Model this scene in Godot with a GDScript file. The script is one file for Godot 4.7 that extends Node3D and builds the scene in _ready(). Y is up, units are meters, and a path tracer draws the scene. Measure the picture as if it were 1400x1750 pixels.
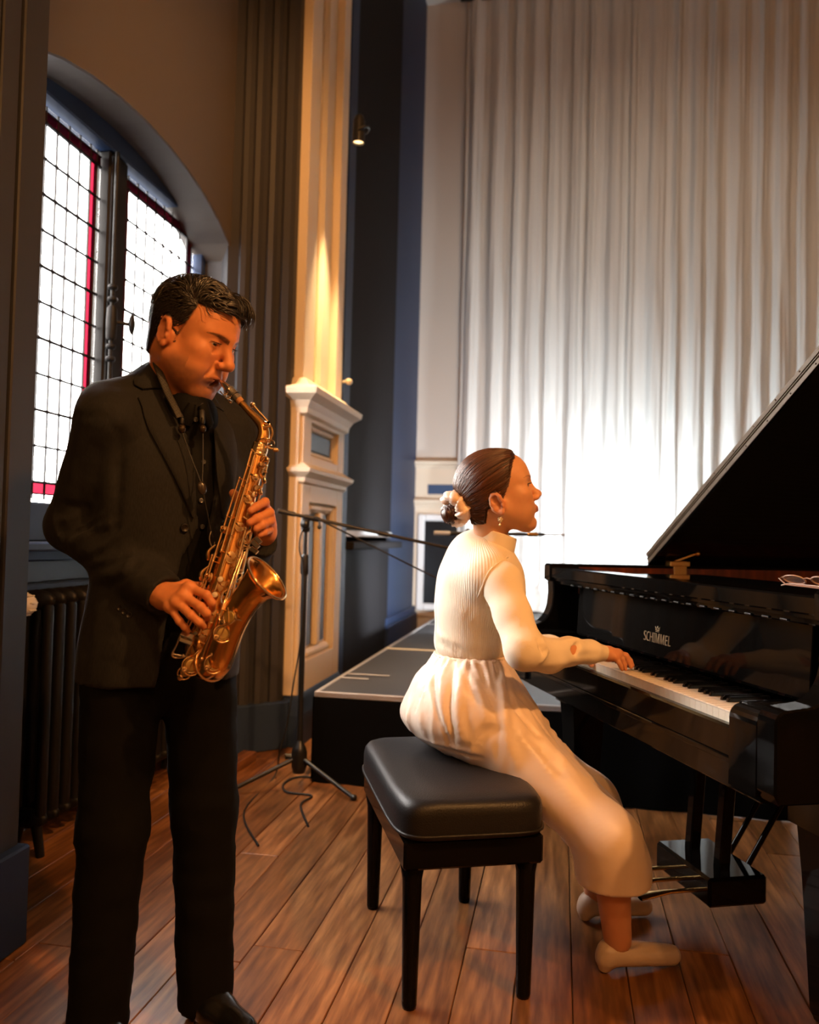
extends Node3D
# A saxophonist standing by a leaded window and a pianist at a black grand piano, in a panelled hall with a curtained stage.
# Units are metres, y up, the camera looks towards -z. Room axes: r to the right, q away along the left wall.

const F := 1400.0                       # focal length in pixels of the 1400 x 1750 frame
const ROOM_TURN := -0.1841              # the hall is turned a little against the camera
const PIANO_TURN := 0.2075              # and so is the piano
var lens_basis: Basis
var lens_at := Vector3(0, 1.1, 0)
var room_xf: Transform3D
var piano_xf: Transform3D
var M := {}
var used_names := {}


func P(x: float, y: float, d: float) -> Vector3:      # the point at that distance along that line of sight
	return lens_at + lens_basis * Vector3((x - 700.0) / F * d, (875.0 - y) / F * d, -d)


func px(n: float, d: float) -> float:                 # n pixels at that distance, in metres
	return n * d / F


func R(r: float, y: float, q: float) -> Vector3:      # a point in the room's own axes
	return room_xf * Vector3(r, y, -q)


# ---------------------------------------------------------------- shapes
class Shape:
	var v := PackedVector3Array()
	var n := PackedVector3Array()
	var c := PackedColorArray()
	var uv := PackedVector2Array()
	var i := PackedInt32Array()
	var colored := false
	var mapped := false

	func point(p: Vector3, nn := Vector3.ZERO, u := Vector2.ZERO) -> int:
		v.append(p); n.append(nn); uv.append(u); c.append(Color.WHITE)
		return v.size() - 1

	func tri(a: Vector3, b: Vector3, d: Vector3) -> void:       # counter-clockwise seen from outside
		var nn := (b - a).cross(d - a).normalized()
		var k := point(a, nn); point(b, nn); point(d, nn)
		i.append_array([k, k + 2, k + 1])

	func quad(a: Vector3, b: Vector3, d: Vector3, e: Vector3) -> void:
		var nn := (d - a).cross(e - b).normalized()
		var k := point(a, nn, Vector2(0, 0)); point(b, nn, Vector2(1, 0)); point(d, nn, Vector2(1, 1)); point(e, nn, Vector2(0, 1))
		i.append_array([k, k + 2, k + 1, k, k + 3, k + 2])

	func smooth(from_i := 0, flip := false) -> void:            # normals from the triangles since from_i
		var first := 1 << 30
		for k in range(from_i, i.size()):
			first = mini(first, i[k])
		for k in range(first, v.size()):
			n[k] = Vector3.ZERO
		for k in range(from_i, i.size(), 3):
			var x := i[k]; var y := i[k + 1]; var z := i[k + 2]
			var w := (v[z] - v[x]).cross(v[y] - v[x])
			n[x] += w; n[y] += w; n[z] += w
		for k in range(first, v.size()):
			n[k] = n[k].normalized() * (-1.0 if flip else 1.0)

	func box(size: Vector3, xf := Transform3D(), bevel := 0.0) -> Shape:
		var h := size * 0.5
		var b := minf(bevel, minf(h.x, minf(h.y, h.z)) * 0.9)
		if b <= 0.0:
			var k := []
			for s in 8:
				k.append(xf * Vector3(h.x if s & 1 else -h.x, h.y if s & 2 else -h.y, h.z if s & 4 else -h.z))
			quad(k[4], k[5], k[7], k[6]); quad(k[1], k[0], k[2], k[3]); quad(k[5], k[1], k[3], k[7])
			quad(k[0], k[4], k[6], k[2]); quad(k[6], k[7], k[3], k[2]); quad(k[0], k[1], k[5], k[4])
			return self
		var g := h - Vector3(b, b, b)
		var X := {}
		for s in 8:
			var sg := Vector3(1 if s & 1 else -1, 1 if s & 2 else -1, 1 if s & 4 else -1)
			X[s] = [xf * (sg * Vector3(h.x, g.y, g.z)), xf * (sg * Vector3(g.x, h.y, g.z)), xf * (sg * Vector3(g.x, g.y, h.z))]
		quad(X[5][0], X[1][0], X[3][0], X[7][0]); quad(X[0][0], X[4][0], X[6][0], X[2][0])
		quad(X[6][1], X[7][1], X[3][1], X[2][1]); quad(X[0][1], X[1][1], X[5][1], X[4][1])
		quad(X[4][2], X[5][2], X[7][2], X[6][2]); quad(X[1][2], X[0][2], X[2][2], X[3][2])
		var mid := xf.origin
		for e in [[0, 1, 1, 2], [2, 3, 1, 2], [4, 5, 1, 2], [6, 7, 1, 2], [0, 2, 0, 2], [1, 3, 0, 2], [4, 6, 0, 2], [5, 7, 0, 2], [0, 4, 0, 1], [1, 5, 0, 1], [2, 6, 0, 1], [3, 7, 0, 1]]:
			var a: Vector3 = X[e[0]][e[2]]; var bb: Vector3 = X[e[1]][e[2]]; var cc: Vector3 = X[e[1]][e[3]]; var dd: Vector3 = X[e[0]][e[3]]
			if (bb - a).cross(cc - a).dot((a + cc) * 0.5 - mid) >= 0:
				quad(a, bb, cc, dd)
			else:
				quad(a, dd, cc, bb)
		for s in 8:
			var a: Vector3 = X[s][0]; var bb: Vector3 = X[s][1]; var cc: Vector3 = X[s][2]
			if (bb - a).cross(cc - a).dot(a - mid) >= 0:
				tri(a, bb, cc)
			else:
				tri(a, cc, bb)
		return self

	func bar(lo: Vector3, hi: Vector3, xf := Transform3D(), bevel := 0.0) -> Shape:   # a box between two corners of a frame
		return box((hi - lo).abs(), xf * Transform3D(Basis(), (lo + hi) * 0.5), bevel)

	func beam(a: Vector3, b: Vector3, w: float, t: float, up := Vector3.UP, bevel := 0.0) -> Shape:
		var z := (b - a).normalized()
		var x := up.cross(z).normalized()
		return box(Vector3(w, t, a.distance_to(b)), Transform3D(Basis(x, z.cross(x), z), (a + b) * 0.5), bevel)

	func rings(rows: Array, closed := true, cap := true, flip := false) -> Shape:     # a loft through rows of equally many points
		var from_i := i.size()
		var m: int = rows[0].size()
		var base := v.size()
		for y in rows.size():
			for x in m:
				point(rows[y][x], Vector3.ZERO, Vector2(float(x) / m, float(y) / (rows.size() - 1)))
		for y in rows.size() - 1:
			for x in (m if closed else m - 1):
				var a := base + y * m + x
				var b := base + y * m + (x + 1) % m
				if flip:
					i.append_array([a, b, b + m, a, b + m, a + m])
				else:
					i.append_array([a, b + m, b, a, a + m, b + m])
		smooth(from_i)
		if cap and closed:
			for e in [0, rows.size() - 1]:
				var mid := Vector3.ZERO
				for p in rows[e]:
					mid += p
				mid /= m
				var nn: Vector3 = (rows[e][1] - rows[e][0]).cross(rows[e][m / 2] - rows[e][0]).normalized()
				var inward: Vector3 = Vector3.ZERO
				for p in (rows[1] if e == 0 else rows[rows.size() - 2]):
					inward += p
				inward = inward / m - mid
				if nn.dot(inward) > 0:
					nn = -nn
				var k := point(mid, nn)
				for p in rows[e]:
					point(p, nn)
				for x in m:
					i.append_array([k, k + 1 + x, k + 1 + (x + 1) % m])
		return self

	func tube(path: Array, radius, sides := 10, cap := true, flat := Vector2.ONE, up := Vector3.ZERO) -> Shape:
		var rows := []
		var t := (path[1] - path[0] as Vector3).normalized()
		var x := up if up != Vector3.ZERO else (Vector3.UP if absf(t.y) < 0.9 else Vector3.RIGHT)
		x = (x - t * x.dot(t)).normalized()
		for k in path.size():
			var ahead: Vector3 = path[mini(k + 1, path.size() - 1)] - path[maxi(k - 1, 0)]
			t = ahead.normalized()
			x = (x - t * x.dot(t)).normalized()
			var y := t.cross(x)
			var r: float = radius[k] if radius is Array or radius is PackedFloat32Array else radius
			var row := PackedVector3Array()
			for s in sides:
				var w := TAU * s / sides
				row.append(path[k] + x * (cos(w) * r * flat.x) + y * (sin(w) * r * flat.y))
			rows.append(row)
		return rings(rows, true, cap)

	func lathe(profile: Array, xf := Transform3D(), segs := 20) -> Shape:             # [radius, height] pairs; a repeated pair is a sharp edge
		var from_i := i.size()
		var base := v.size()
		for k in profile.size():
			for s in segs:
				var w := TAU * s / segs
				point(xf * Vector3(cos(w) * profile[k][0], profile[k][1], -sin(w) * profile[k][0]), Vector3.ZERO, Vector2(float(s) / segs, float(k) / profile.size()))
		for k in profile.size() - 1:
			if profile[k][0] == profile[k + 1][0] and profile[k][1] == profile[k + 1][1]:
				continue
			for s in segs:
				var a := base + k * segs + s
				var b := base + k * segs + (s + 1) % segs
				i.append_array([a, b + segs, b, a, a + segs, b + segs])
		smooth(from_i)
		return self

	func ball(at: Vector3, r: Vector3, basis := Basis(), segs := 14) -> Shape:
		var prof := []
		var from_i := i.size()
		for k in segs / 2 + 1:
			var w := PI * k / (segs / 2) - PI / 2
			prof.append([maxf(cos(w), 1e-4), sin(w)])
		return lathe(prof, Transform3D(basis * Basis.from_scale(r), at), segs)

	func prism(poly: PackedVector2Array, depth: float, xf := Transform3D(), bevel := 0.0) -> Shape:   # poly counter-clockwise in x, y; from z 0 to depth
		var p := poly
		if Geometry2D.is_polygon_clockwise(p):
			p.reverse()
		var m := p.size()
		var inner := p.duplicate()
		if bevel > 0.0:
			for k in m:
				var e0 := (p[k] - p[(k + m - 1) % m]).normalized()
				var e1 := (p[(k + 1) % m] - p[k]).normalized()
				var nn := (Vector2(-e0.y, e0.x) + Vector2(-e1.y, e1.x)).normalized()
				inner[k] = p[k] + nn * bevel / maxf(0.35, nn.dot(Vector2(-e1.y, e1.x)))
		var f := Geometry2D.triangulate_polygon(inner)
		if f.is_empty():
			inner = p.duplicate(); f = Geometry2D.triangulate_polygon(p)
		var z1 := Vector3(0, 0, depth)
		for k in range(0, f.size(), 3):
			var a := inner[f[k]]; var b := inner[f[k + 1]]; var d := inner[f[k + 2]]
			if (b - a).cross(d - a) < 0:
				var s := b; b = d; d = s
			tri(xf * (Vector3(a.x, a.y, depth)), xf * Vector3(b.x, b.y, depth), xf * Vector3(d.x, d.y, depth))
			tri(xf * Vector3(a.x, a.y, 0), xf * Vector3(d.x, d.y, 0), xf * Vector3(b.x, b.y, 0))
		for k in m:
			var l := (k + 1) % m
			var a := Vector3(p[k].x, p[k].y, bevel); var b := Vector3(p[l].x, p[l].y, bevel)
			var up := Vector3(0, 0, depth - 2 * bevel)
			quad(xf * a, xf * b, xf * (b + up), xf * (a + up))
			if bevel > 0.0:
				var ia := Vector3(inner[k].x, inner[k].y, 0); var ib := Vector3(inner[l].x, inner[l].y, 0)
				quad(xf * (a + up), xf * (b + up), xf * (ib + z1), xf * (ia + z1))
				quad(xf * ia, xf * ib, xf * b, xf * a)
		return self

	func push(how: Callable) -> void:                          # moves every vertex along its normal
		for k in v.size():
			v[k] += n[k] * float(how.call(v[k], n[k]))
		smooth()

	func dye(how: Callable) -> void:
		colored = true
		for k in v.size():
			c[k] = how.call(v[k], n[k])

	func map_uv(how: Callable) -> void:
		for k in v.size():
			uv[k] = how.call(v[k])

	func add(o: Shape) -> Shape:
		var base := v.size()
		v.append_array(o.v); n.append_array(o.n); uv.append_array(o.uv); c.append_array(o.c)
		for k in o.i:
			i.append(k + base)
		return self

	func commit() -> ArrayMesh:
		var a := []
		a.resize(Mesh.ARRAY_MAX)
		a[Mesh.ARRAY_VERTEX] = v
		a[Mesh.ARRAY_NORMAL] = n
		a[Mesh.ARRAY_TEX_UV] = uv
		if colored:
			a[Mesh.ARRAY_COLOR] = c
		a[Mesh.ARRAY_INDEX] = i
		var m := ArrayMesh.new()
		m.add_surface_from_arrays(Mesh.PRIMITIVE_TRIANGLES, a)
		return m


# ---------------------------------------------------------------- smooth solids: distances to tapered capsules and ellipsoids, joined, meshed as surface nets
class Field:
	var kind := PackedInt32Array()
	var a := PackedVector3Array()
	var ab := PackedVector3Array()
	var ibb := PackedFloat32Array()
	var ra := PackedFloat32Array()
	var dr := PackedFloat32Array()
	var rad := PackedVector3Array()
	var inv: Array[Basis] = []
	var k := PackedFloat32Array()
	var cut := PackedByteArray()
	var all := PackedInt32Array()

	func _new(kd: int, kk: float, c: bool) -> void:
		kind.append(kd); a.append(Vector3.ZERO); ab.append(Vector3.ZERO); ibb.append(0); ra.append(0); dr.append(0)
		rad.append(Vector3.ONE); inv.append(Basis()); k.append(maxf(kk, 1e-5)); cut.append(1 if c else 0); all.append(kind.size() - 1)

	func cap(p: Vector3, q: Vector3, r0: float, r1: float, kk := 0.01, c := false) -> Field:
		_new(0, kk, c)
		var j := kind.size() - 1
		a[j] = p; ab[j] = q - p; ibb[j] = 1.0 / maxf((q - p).length_squared(), 1e-9); ra[j] = r0; dr[j] = r1 - r0
		return self

	func chain(points: Array, radii: Array, kk := 0.01, c := false) -> Field:
		for s in points.size() - 1:
			cap(points[s], points[s + 1], radii[s], radii[s + 1], kk, c)
		return self

	func ell(p: Vector3, r: Vector3, b := Basis(), kk := 0.01, c := false) -> Field:
		_new(1, kk, c)
		var j := kind.size() - 1
		a[j] = p; rad[j] = r; inv[j] = b.inverse()
		return self

	func plane(p: Vector3, nn: Vector3, kk := 0.002) -> Field:   # cuts away what lies on the side nn points to
		_new(2, kk, true)
		var j := kind.size() - 1
		a[j] = p; ab[j] = nn.normalized()
		return self

	func one(j: int, p: Vector3) -> float:
		if kind[j] == 0:
			var pa := p - a[j]
			var t := clampf(pa.dot(ab[j]) * ibb[j], 0.0, 1.0)
			return (pa - ab[j] * t).length() - (ra[j] + dr[j] * t)
		if kind[j] == 1:
			var q := inv[j] * (p - a[j])
			var g := q / rad[j]
			var k0 := g.length()
			var k1 := (g / rad[j]).length()
			return k0 * (k0 - 1.0) / maxf(k1, 1e-6)
		return -(p - a[j]).dot(ab[j])

	func at(p: Vector3, ids: PackedInt32Array) -> float:
		var d := 10.0
		for j in ids:
			var e: float
			if kind[j] == 0:
				var pa := p - a[j]
				var t := clampf(pa.dot(ab[j]) * ibb[j], 0.0, 1.0)
				e = (pa - ab[j] * t).length() - (ra[j] + dr[j] * t)
			else:
				e = one(j, p)
			var kk := k[j]
			if cut[j]:
				var h := maxf(kk - absf(d + e), 0.0)
				d = maxf(d, -e) + h * h / kk * 0.25
			else:
				var h := maxf(kk - absf(d - e), 0.0)
				d = minf(d, e) - h * h / kk * 0.25
		return d

	func value(p: Vector3) -> float:
		return at(p, all)

	func slope(p: Vector3) -> Vector3:
		var e := 0.001
		return Vector3(value(p + Vector3(e, 0, 0)) - value(p - Vector3(e, 0, 0)), value(p + Vector3(0, e, 0)) - value(p - Vector3(0, e, 0)), value(p + Vector3(0, 0, e)) - value(p - Vector3(0, 0, e))).normalized()

	func hit(from: Vector3, to: Vector3) -> Vector3:            # where a line first meets the solid
		var way := (to - from).normalized()
		var t := maxf(0.0, from.distance_to(to) - 0.6)
		for s in 80:
			var d := value(from + way * t)
			if d < 0.0006:
				break
			t += d * 0.8
			if t > 6.0:
				return to
		return from + way * t

	func bounds() -> AABB:
		var lo := Vector3(1e6, 1e6, 1e6)
		var hi := -lo
		for j in all:
			if cut[j]:
				continue
			if kind[j] == 0:
				var r := maxf(ra[j], ra[j] + dr[j]) + k[j]
				for e in [a[j], a[j] + ab[j]]:
					lo = lo.min(e - Vector3(r, r, r)); hi = hi.max(e + Vector3(r, r, r))
			else:
				var r := maxf(rad[j].x, maxf(rad[j].y, rad[j].z)) + k[j]
				lo = lo.min(a[j] - Vector3(r, r, r)); hi = hi.max(a[j] + Vector3(r, r, r))
		return AABB(lo, hi - lo)

	func mesh(h: float, shape: Shape = null) -> Shape:
		var out := shape if shape else Shape.new()
		var from_i := out.i.size()
		var box := bounds().grow(h * 2)
		var B := 4
		var bx := int(ceil(box.size.x / h / B)); var by := int(ceil(box.size.y / h / B)); var bz := int(ceil(box.size.z / h / B))
		var nx := bx * B + 1; var ny := by * B + 1; var nz := bz * B + 1
		var nxy := nx * ny
		var val := PackedFloat32Array()
		val.resize(nxy * nz)
		val.fill(99.0)
		var cell := PackedInt32Array()
		cell.resize(nxy * nz)
		cell.fill(-1)
		var live: Array[Vector3i] = []
		var reach := h * B * 0.8661
		for z in bz:
			for y in by:
				for x in bx:
					var mid := box.position + Vector3(x + 0.5, y + 0.5, z + 0.5) * (h * B)
					var nearest := 10.0
					var ds := PackedFloat32Array()
					ds.resize(all.size())
					for j in all:
						var e := one(j, mid)
						ds[j] = e
						if not cut[j]:
							nearest = minf(nearest, e)
					if nearest > reach * 1.6 + 0.02:
						continue
					var ids := PackedInt32Array()
					for j in all:
						if cut[j]:
							if ds[j] < reach + k[j]:
								ids.append(j)
						elif ds[j] < nearest + 2.2 * reach + 2.5 * k[j]:
							ids.append(j)
					if absf(at(mid, ids)) > reach * 1.5:
						continue
					live.append(Vector3i(x, y, z))
					for zz in B + 1:
						for yy in B + 1:
							var row := (z * B + zz) * nxy + (y * B + yy) * nx + x * B
							for xx in B + 1:
								if val[row + xx] > 98.0:
									val[row + xx] = at(box.position + Vector3(x * B + xx, y * B + yy, z * B + zz) * h, ids)
		var step := PackedInt32Array([0, 1, nx, nx + 1, nxy, nxy + 1, nxy + nx, nxy + nx + 1])
		var ends := PackedInt32Array([0, 1, 2, 3, 4, 5, 6, 7, 0, 2, 1, 3, 4, 6, 5, 7, 0, 4, 1, 5, 2, 6, 3, 7])
		var g := PackedFloat32Array()
		g.resize(8)
		var at_corner := PackedVector3Array([Vector3(0, 0, 0), Vector3(1, 0, 0), Vector3(0, 1, 0), Vector3(1, 1, 0), Vector3(0, 0, 1), Vector3(1, 0, 1), Vector3(0, 1, 1), Vector3(1, 1, 1)])
		for b in live:
			for zz in B:
				for yy in B:
					for xx in B:
						var x := b.x * B + xx; var y := b.y * B + yy; var z := b.z * B + zz
						var o := z * nxy + y * nx + x
						var inside := 0
						for s in 8:
							g[s] = val[o + step[s]]
							if g[s] < 0.0:
								inside += 1
						if inside == 0 or inside == 8:
							continue
						var sum := Vector3.ZERO
						var cnt := 0
						for e in range(0, 24, 2):
							var p := ends[e]; var q := ends[e + 1]
							if (g[p] < 0.0) != (g[q] < 0.0):
								sum += at_corner[p].lerp(at_corner[q], g[p] / (g[p] - g[q]))
								cnt += 1
						cell[o] = out.point(box.position + (Vector3(x, y, z) + sum / cnt) * h)
		for b in live:
			for zz in B:
				for yy in B:
					for xx in B:
						var x := b.x * B + xx; var y := b.y * B + yy; var z := b.z * B + zz
						var o := z * nxy + y * nx + x
						if cell[o] < 0:
							continue
						var neg := val[o] < 0.0
						if x > 0 and y > 0 and (val[o + nxy] < 0.0) != neg:
							_face(out, cell[o - nx - 1], cell[o - nx], cell[o], cell[o - 1], neg)
						if y > 0 and z > 0 and (val[o + 1] < 0.0) != neg:
							_face(out, cell[o - nxy - nx], cell[o - nxy], cell[o], cell[o - nx], neg)
						if x > 0 and z > 0 and (val[o + nx] < 0.0) != neg:
							_face(out, cell[o - nxy - 1], cell[o - 1], cell[o], cell[o - nxy], neg)
		out.smooth(from_i)
		return out

	func _face(out: Shape, p: int, q: int, r: int, s: int, neg: bool) -> void:
		if p < 0 or q < 0 or r < 0 or s < 0:
			return
		if neg:
			out.i.append_array([p, r, q, p, s, r])
		else:
			out.i.append_array([p, q, r, p, r, s])


# ---------------------------------------------------------------- objects
func numbered(called: String) -> String:
	used_names[called] = used_names.get(called, -1) + 1
	return called if used_names[called] == 0 else "%s_%03d" % [called, used_names[called]]


func put(called: String, shape, m: Material, parent: Node3D = null) -> MeshInstance3D:
	var o := MeshInstance3D.new()
	o.mesh = shape.commit() if shape is Shape else shape
	o.material_override = m
	o.name = called if parent else numbered(called)
	(parent if parent else self).add_child(o, true)
	return o


func tag(o: Node3D, label: String, category := "", group := "", kind := "") -> Node3D:
	o.set_meta("label", label)
	if category: o.set_meta("category", category)
	if group: o.set_meta("group", group)
	if kind: o.set_meta("kind", kind)
	return o


func thing(called: String, label: String, category: String, xf := Transform3D(), group := "") -> Node3D:
	var o := Node3D.new()
	o.name = numbered(called)
	add_child(o)
	o.transform = xf
	return tag(o, label, category, group)


func struct(called: String, shape, m: Material, label: String, xf := Transform3D()) -> MeshInstance3D:
	var o := put(called, shape, m)
	o.transform = xf
	tag(o, label, "", "", "structure")
	return o


func copy(o: Node3D, label: String, xf: Transform3D) -> Node3D:
	var d: Node3D = o.duplicate()
	d.name = numbered(String(o.name).rstrip("0123456789_"))
	add_child(d)
	d.transform = xf
	d.set_meta("label", label)
	return d


func bend(pts: Array, per := 8) -> Array:                      # a smooth line through points
	var out := []
	for s in pts.size() - 1:
		var p0: Vector3 = pts[maxi(s - 1, 0)]; var p1: Vector3 = pts[s]; var p2: Vector3 = pts[s + 1]; var p3: Vector3 = pts[mini(s + 2, pts.size() - 1)]
		for k in per:
			out.append(p1.cubic_interpolate(p2, p0, p3, float(k) / per))
	out.append(pts[-1])
	return out


func bend_f(vals: Array, per := 8) -> Array:
	var out := []
	for s in vals.size() - 1:
		for k in per:
			out.append(lerpf(vals[s], vals[s + 1], float(k) / per))
	out.append(vals[-1])
	return out


# ---------------------------------------------------------------- materials (colours given in linear light)
func solid(key: String, r: float, g: float, b: float, rough := 0.7, metal := 0.0, spec := 0.5) -> StandardMaterial3D:
	if M.has(key):
		return M[key]
	var m := StandardMaterial3D.new()
	m.resource_name = key
	m.albedo_color = Color(r, g, b).linear_to_srgb()
	m.roughness = rough
	m.metallic = metal
	m.metallic_specular = spec
	M[key] = m
	return m


func dyed(key: String, rough := 0.6, spec := 0.4) -> StandardMaterial3D:
	var m := solid(key, 1, 1, 1, rough, 0.0, spec)
	m.vertex_color_use_as_albedo = true
	return m


func noise_tex(freq: float, seed_: int, size := 512, octaves := 4, stretch := Vector2.ONE, ramp: Gradient = null) -> Texture2D:
	var f := FastNoiseLite.new()
	f.seed = seed_
	f.noise_type = FastNoiseLite.TYPE_SIMPLEX_SMOOTH
	f.frequency = freq
	f.fractal_octaves = octaves
	var t := NoiseTexture2D.new()
	t.width = int(size * stretch.x); t.height = int(size * stretch.y)
	t.seamless = true
	t.noise = f
	if ramp:
		t.color_ramp = ramp
	return t


func ramp(lo: Color, hi: Color) -> Gradient:
	var g := Gradient.new()
	g.set_color(0, lo); g.set_color(1, hi)
	return g


func relief(m: StandardMaterial3D, t: Texture2D, scale: float, per_metre: Vector3, world := true) -> StandardMaterial3D:
	m.heightmap_enabled = true
	m.heightmap_texture = t
	m.heightmap_scale = scale                                 # centimetres
	m.uv1_triplanar = true
	m.uv1_world_triplanar = world
	m.uv1_scale = per_metre
	return m


func grain(m: StandardMaterial3D, t: Texture2D, per_metre: Vector3, world := true) -> StandardMaterial3D:
	m.albedo_texture = t
	m.uv1_triplanar = true
	m.uv1_world_triplanar = world
	m.uv1_scale = per_metre
	return m


# ================================================================ camera, sky, lights
func set_view() -> void:
	lens_basis = Basis(Vector3.RIGHT, atan(41.5 / F)) * Basis(Vector3.BACK, 0.0246)
	var cam := Camera3D.new()
	cam.name = "camera"
	var lens := CameraAttributesPhysical.new()
	lens.frustum_focal_length = 19.2
	lens.frustum_focus_distance = 1.98
	lens.exposure_aperture = 1.9
	lens.frustum_near = 0.05
	lens.frustum_far = 100.0
	cam.attributes = lens
	add_child(cam)
	cam.transform = Transform3D(lens_basis, lens_at)
	cam.keep_aspect = Camera3D.KEEP_HEIGHT
	cam.current = true

	var sky := ProceduralSkyMaterial.new()
	sky.sky_top_color = Color(1.0, 0.975, 0.95)
	sky.sky_horizon_color = Color(1.0, 0.97, 0.93)
	sky.ground_bottom_color = Color(0.30, 0.30, 0.30)
	sky.ground_horizon_color = Color(0.55, 0.56, 0.58)
	var env := Environment.new()
	env.background_mode = Environment.BG_SKY
	env.sky = Sky.new()
	env.sky.sky_material = sky
	env.background_energy_multiplier = 38.0
	env.tonemap_mode = Environment.TONE_MAPPER_LINEAR
	env.tonemap_exposure = 1.0
	env.sdfgi_enabled = true
	env.ssao_enabled = true
	env.ssil_enabled = true
	var world := WorldEnvironment.new()
	world.name = "world"
	world.environment = env
	add_child(world)

	room_xf = Transform3D(Basis(Vector3.UP, ROOM_TURN), Vector3.ZERO)
	piano_xf = Transform3D(Basis(Vector3.UP, PIANO_TURN), Vector3(0.719, 0, -1.744))


const WARM := Color(1.0, 0.70, 0.40)       # the hall's tungsten lamps (sRGB)

func set_lights() -> void:
	# five warm spotlights on a ceiling track behind and beside the camera, one washer on the pier, one flood behind the piano
	spotlight("track_spotlight", R(0.9, 3.7, -0.6), R(0.3, 0.9, 2.3), 30.0, 3.2, WARM, "black track spotlight over the players, aimed at the pianist", 0.06)
	spotlight("track_spotlight", R(1.7, 3.6, 0.3), R(-0.75, 1.2, 1.9), 30.0, 9.5, WARM, "black track spotlight over the players, aimed at the saxophonist", 0.06)
	spotlight("track_spotlight", R(0.0, 4.2, 1.2), R(-1.3, 1.6, 4.5), 34.0, 9.0, WARM, "black track spotlight over the players, aimed at the cream pier", 0.06)
	spotlight("track_spotlight", R(1.2, 4.6, 3.4), R(0.8, 2.4, 8.0), 44.0, 4.5, Color(1.0, 0.92, 0.82), "black track spotlight over the stage, aimed at the curtain", 0.06)
	for e in [[-0.6, 3.1, -2.0, "added globe for warm fill, unseen behind the camera, nearest the window wall"], [1.0, 3.3, -2.3, "added globe for warm fill, unseen, straight behind the camera"], [2.8, 3.1, -0.8, "added globe for warm fill, unseen behind the camera, on the piano side"]]:
		pendant(R(e[0], e[1], e[2]), 1.3, e[3])
	spotlight("wall_washer", R(-1.19, 3.35, 4.50), R(-1.235, 0.0, 4.46), 24.0, 10.0, Color(1.0, 0.82, 0.58), "small black spotlight shining down the recess of the cream pier", 0.03)
	spotlight("stage_floodlight", R(-0.35, 0.51, 5.6), R(-1.40, 1.25, 7.9), 60.0, 7.0, Color(0.92, 0.96, 1.0), "added black floodlight on the deck, hidden behind the pianist, cool fill for the blue pilaster", 0.06)  # added flood, hidden from view, to lighten the pilaster and back wall
	spotlight("stage_floodlight", R(0.55, 0.62, 7.25), R(0.60, 1.05, 8.0), 75.0, 11.0, Color(0.90, 0.96, 1.0), "black stage floodlight standing on the deck in front of the curtain", 0.10)


func pendant(at: Vector3, energy: float, label: String) -> void:  # unseen globe added for warm fill and highlights in the metal
	var o := thing("fill_globe", label, "added lamp", Transform3D(Basis(), at), "added fill globes behind the camera")
	var g := Shape.new()
	g.ball(Vector3.ZERO, Vector3(0.16, 0.16, 0.16), Basis(), 24)
	var glow := solid("fill_globe_glow", 1, 0.8, 0.5, 0.5)
	glow.emission_enabled = true
	glow.emission = WARM
	glow.emission_energy_multiplier = 11.0
	put("globe", g, glow, o)
	g = Shape.new()
	g.lathe([[0.001, 0.20], [0.05, 0.19], [0.06, 0.15], [0.06, 0.14]], Transform3D(), 16)
	g.tube([Vector3(0, 0.19, 0), Vector3(0, 6.59 - at.y, 0)], 0.006, 6)
	put("stem", g, solid("lamp_black", 0.01, 0.01, 0.01, 0.4), o)
	var l := OmniLight3D.new()
	l.name = "light"
	l.light_energy = energy
	l.light_color = WARM
	l.light_size = 0.14
	l.omni_range = 30.0
	l.omni_attenuation = 2.0
	l.shadow_enabled = true
	o.add_child(l)


func spotlight(called: String, at: Vector3, to: Vector3, angle: float, energy: float, color: Color, label: String, radius: float) -> void:
	var z := (at - to).normalized()
	var x := (Vector3.UP.cross(z) if absf(z.y) < 0.97 else Vector3.RIGHT.cross(z)).normalized()
	var o := thing(called, label, "spotlight", Transform3D(Basis(x, z.cross(x), z), at), "" if called != "track_spotlight" else "track spotlights under the ceiling")
	var turn := Transform3D(Basis(Vector3.RIGHT, PI / 2), Vector3.ZERO)
	var can := Shape.new()
	can.lathe([[0.001, 0.16], [radius * 0.75, 0.16], [radius * 0.75, 0.16], [radius * 1.15, 0.13], [radius * 1.2, 0.0], [radius * 1.2, 0.0], [radius * 1.05, 0.0], [radius * 1.05, 0.0], [radius * 1.05, 0.02]], turn)
	put("housing", can, solid("lamp_black", 0.01, 0.01, 0.01, 0.4), o)
	var yoke := Shape.new()
	yoke.tube(bend([Vector3(-radius * 1.25, 0, 0.06), Vector3(-radius * 1.25, radius * 1.3, 0.08), Vector3(0, radius * 1.9, 0.09), Vector3(radius * 1.25, radius * 1.3, 0.08), Vector3(radius * 1.25, 0, 0.06)], 4), 0.008, 6)
	put("yoke", yoke, solid("lamp_black", 0.01, 0.01, 0.01, 0.4), o)
	var face := Shape.new()
	face.lathe([[0.001, 0.012], [radius * 1.05, 0.012]], turn, 20)
	var glow := StandardMaterial3D.new()
	glow.albedo_color = color
	glow.emission_enabled = true
	glow.emission = color
	glow.emission_energy_multiplier = 3.0
	put("lamp_lens", face, glow, o)
	var l := SpotLight3D.new()
	l.name = "light"
	l.spot_angle = angle
	l.spot_angle_attenuation = 0.8
	l.light_energy = energy
	l.light_color = color
	l.light_size = radius
	l.spot_range = 30.0
	l.spot_attenuation = 2.0
	l.shadow_enabled = true
	l.position = Vector3(0, 0, -0.03)
	o.add_child(l)


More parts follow.
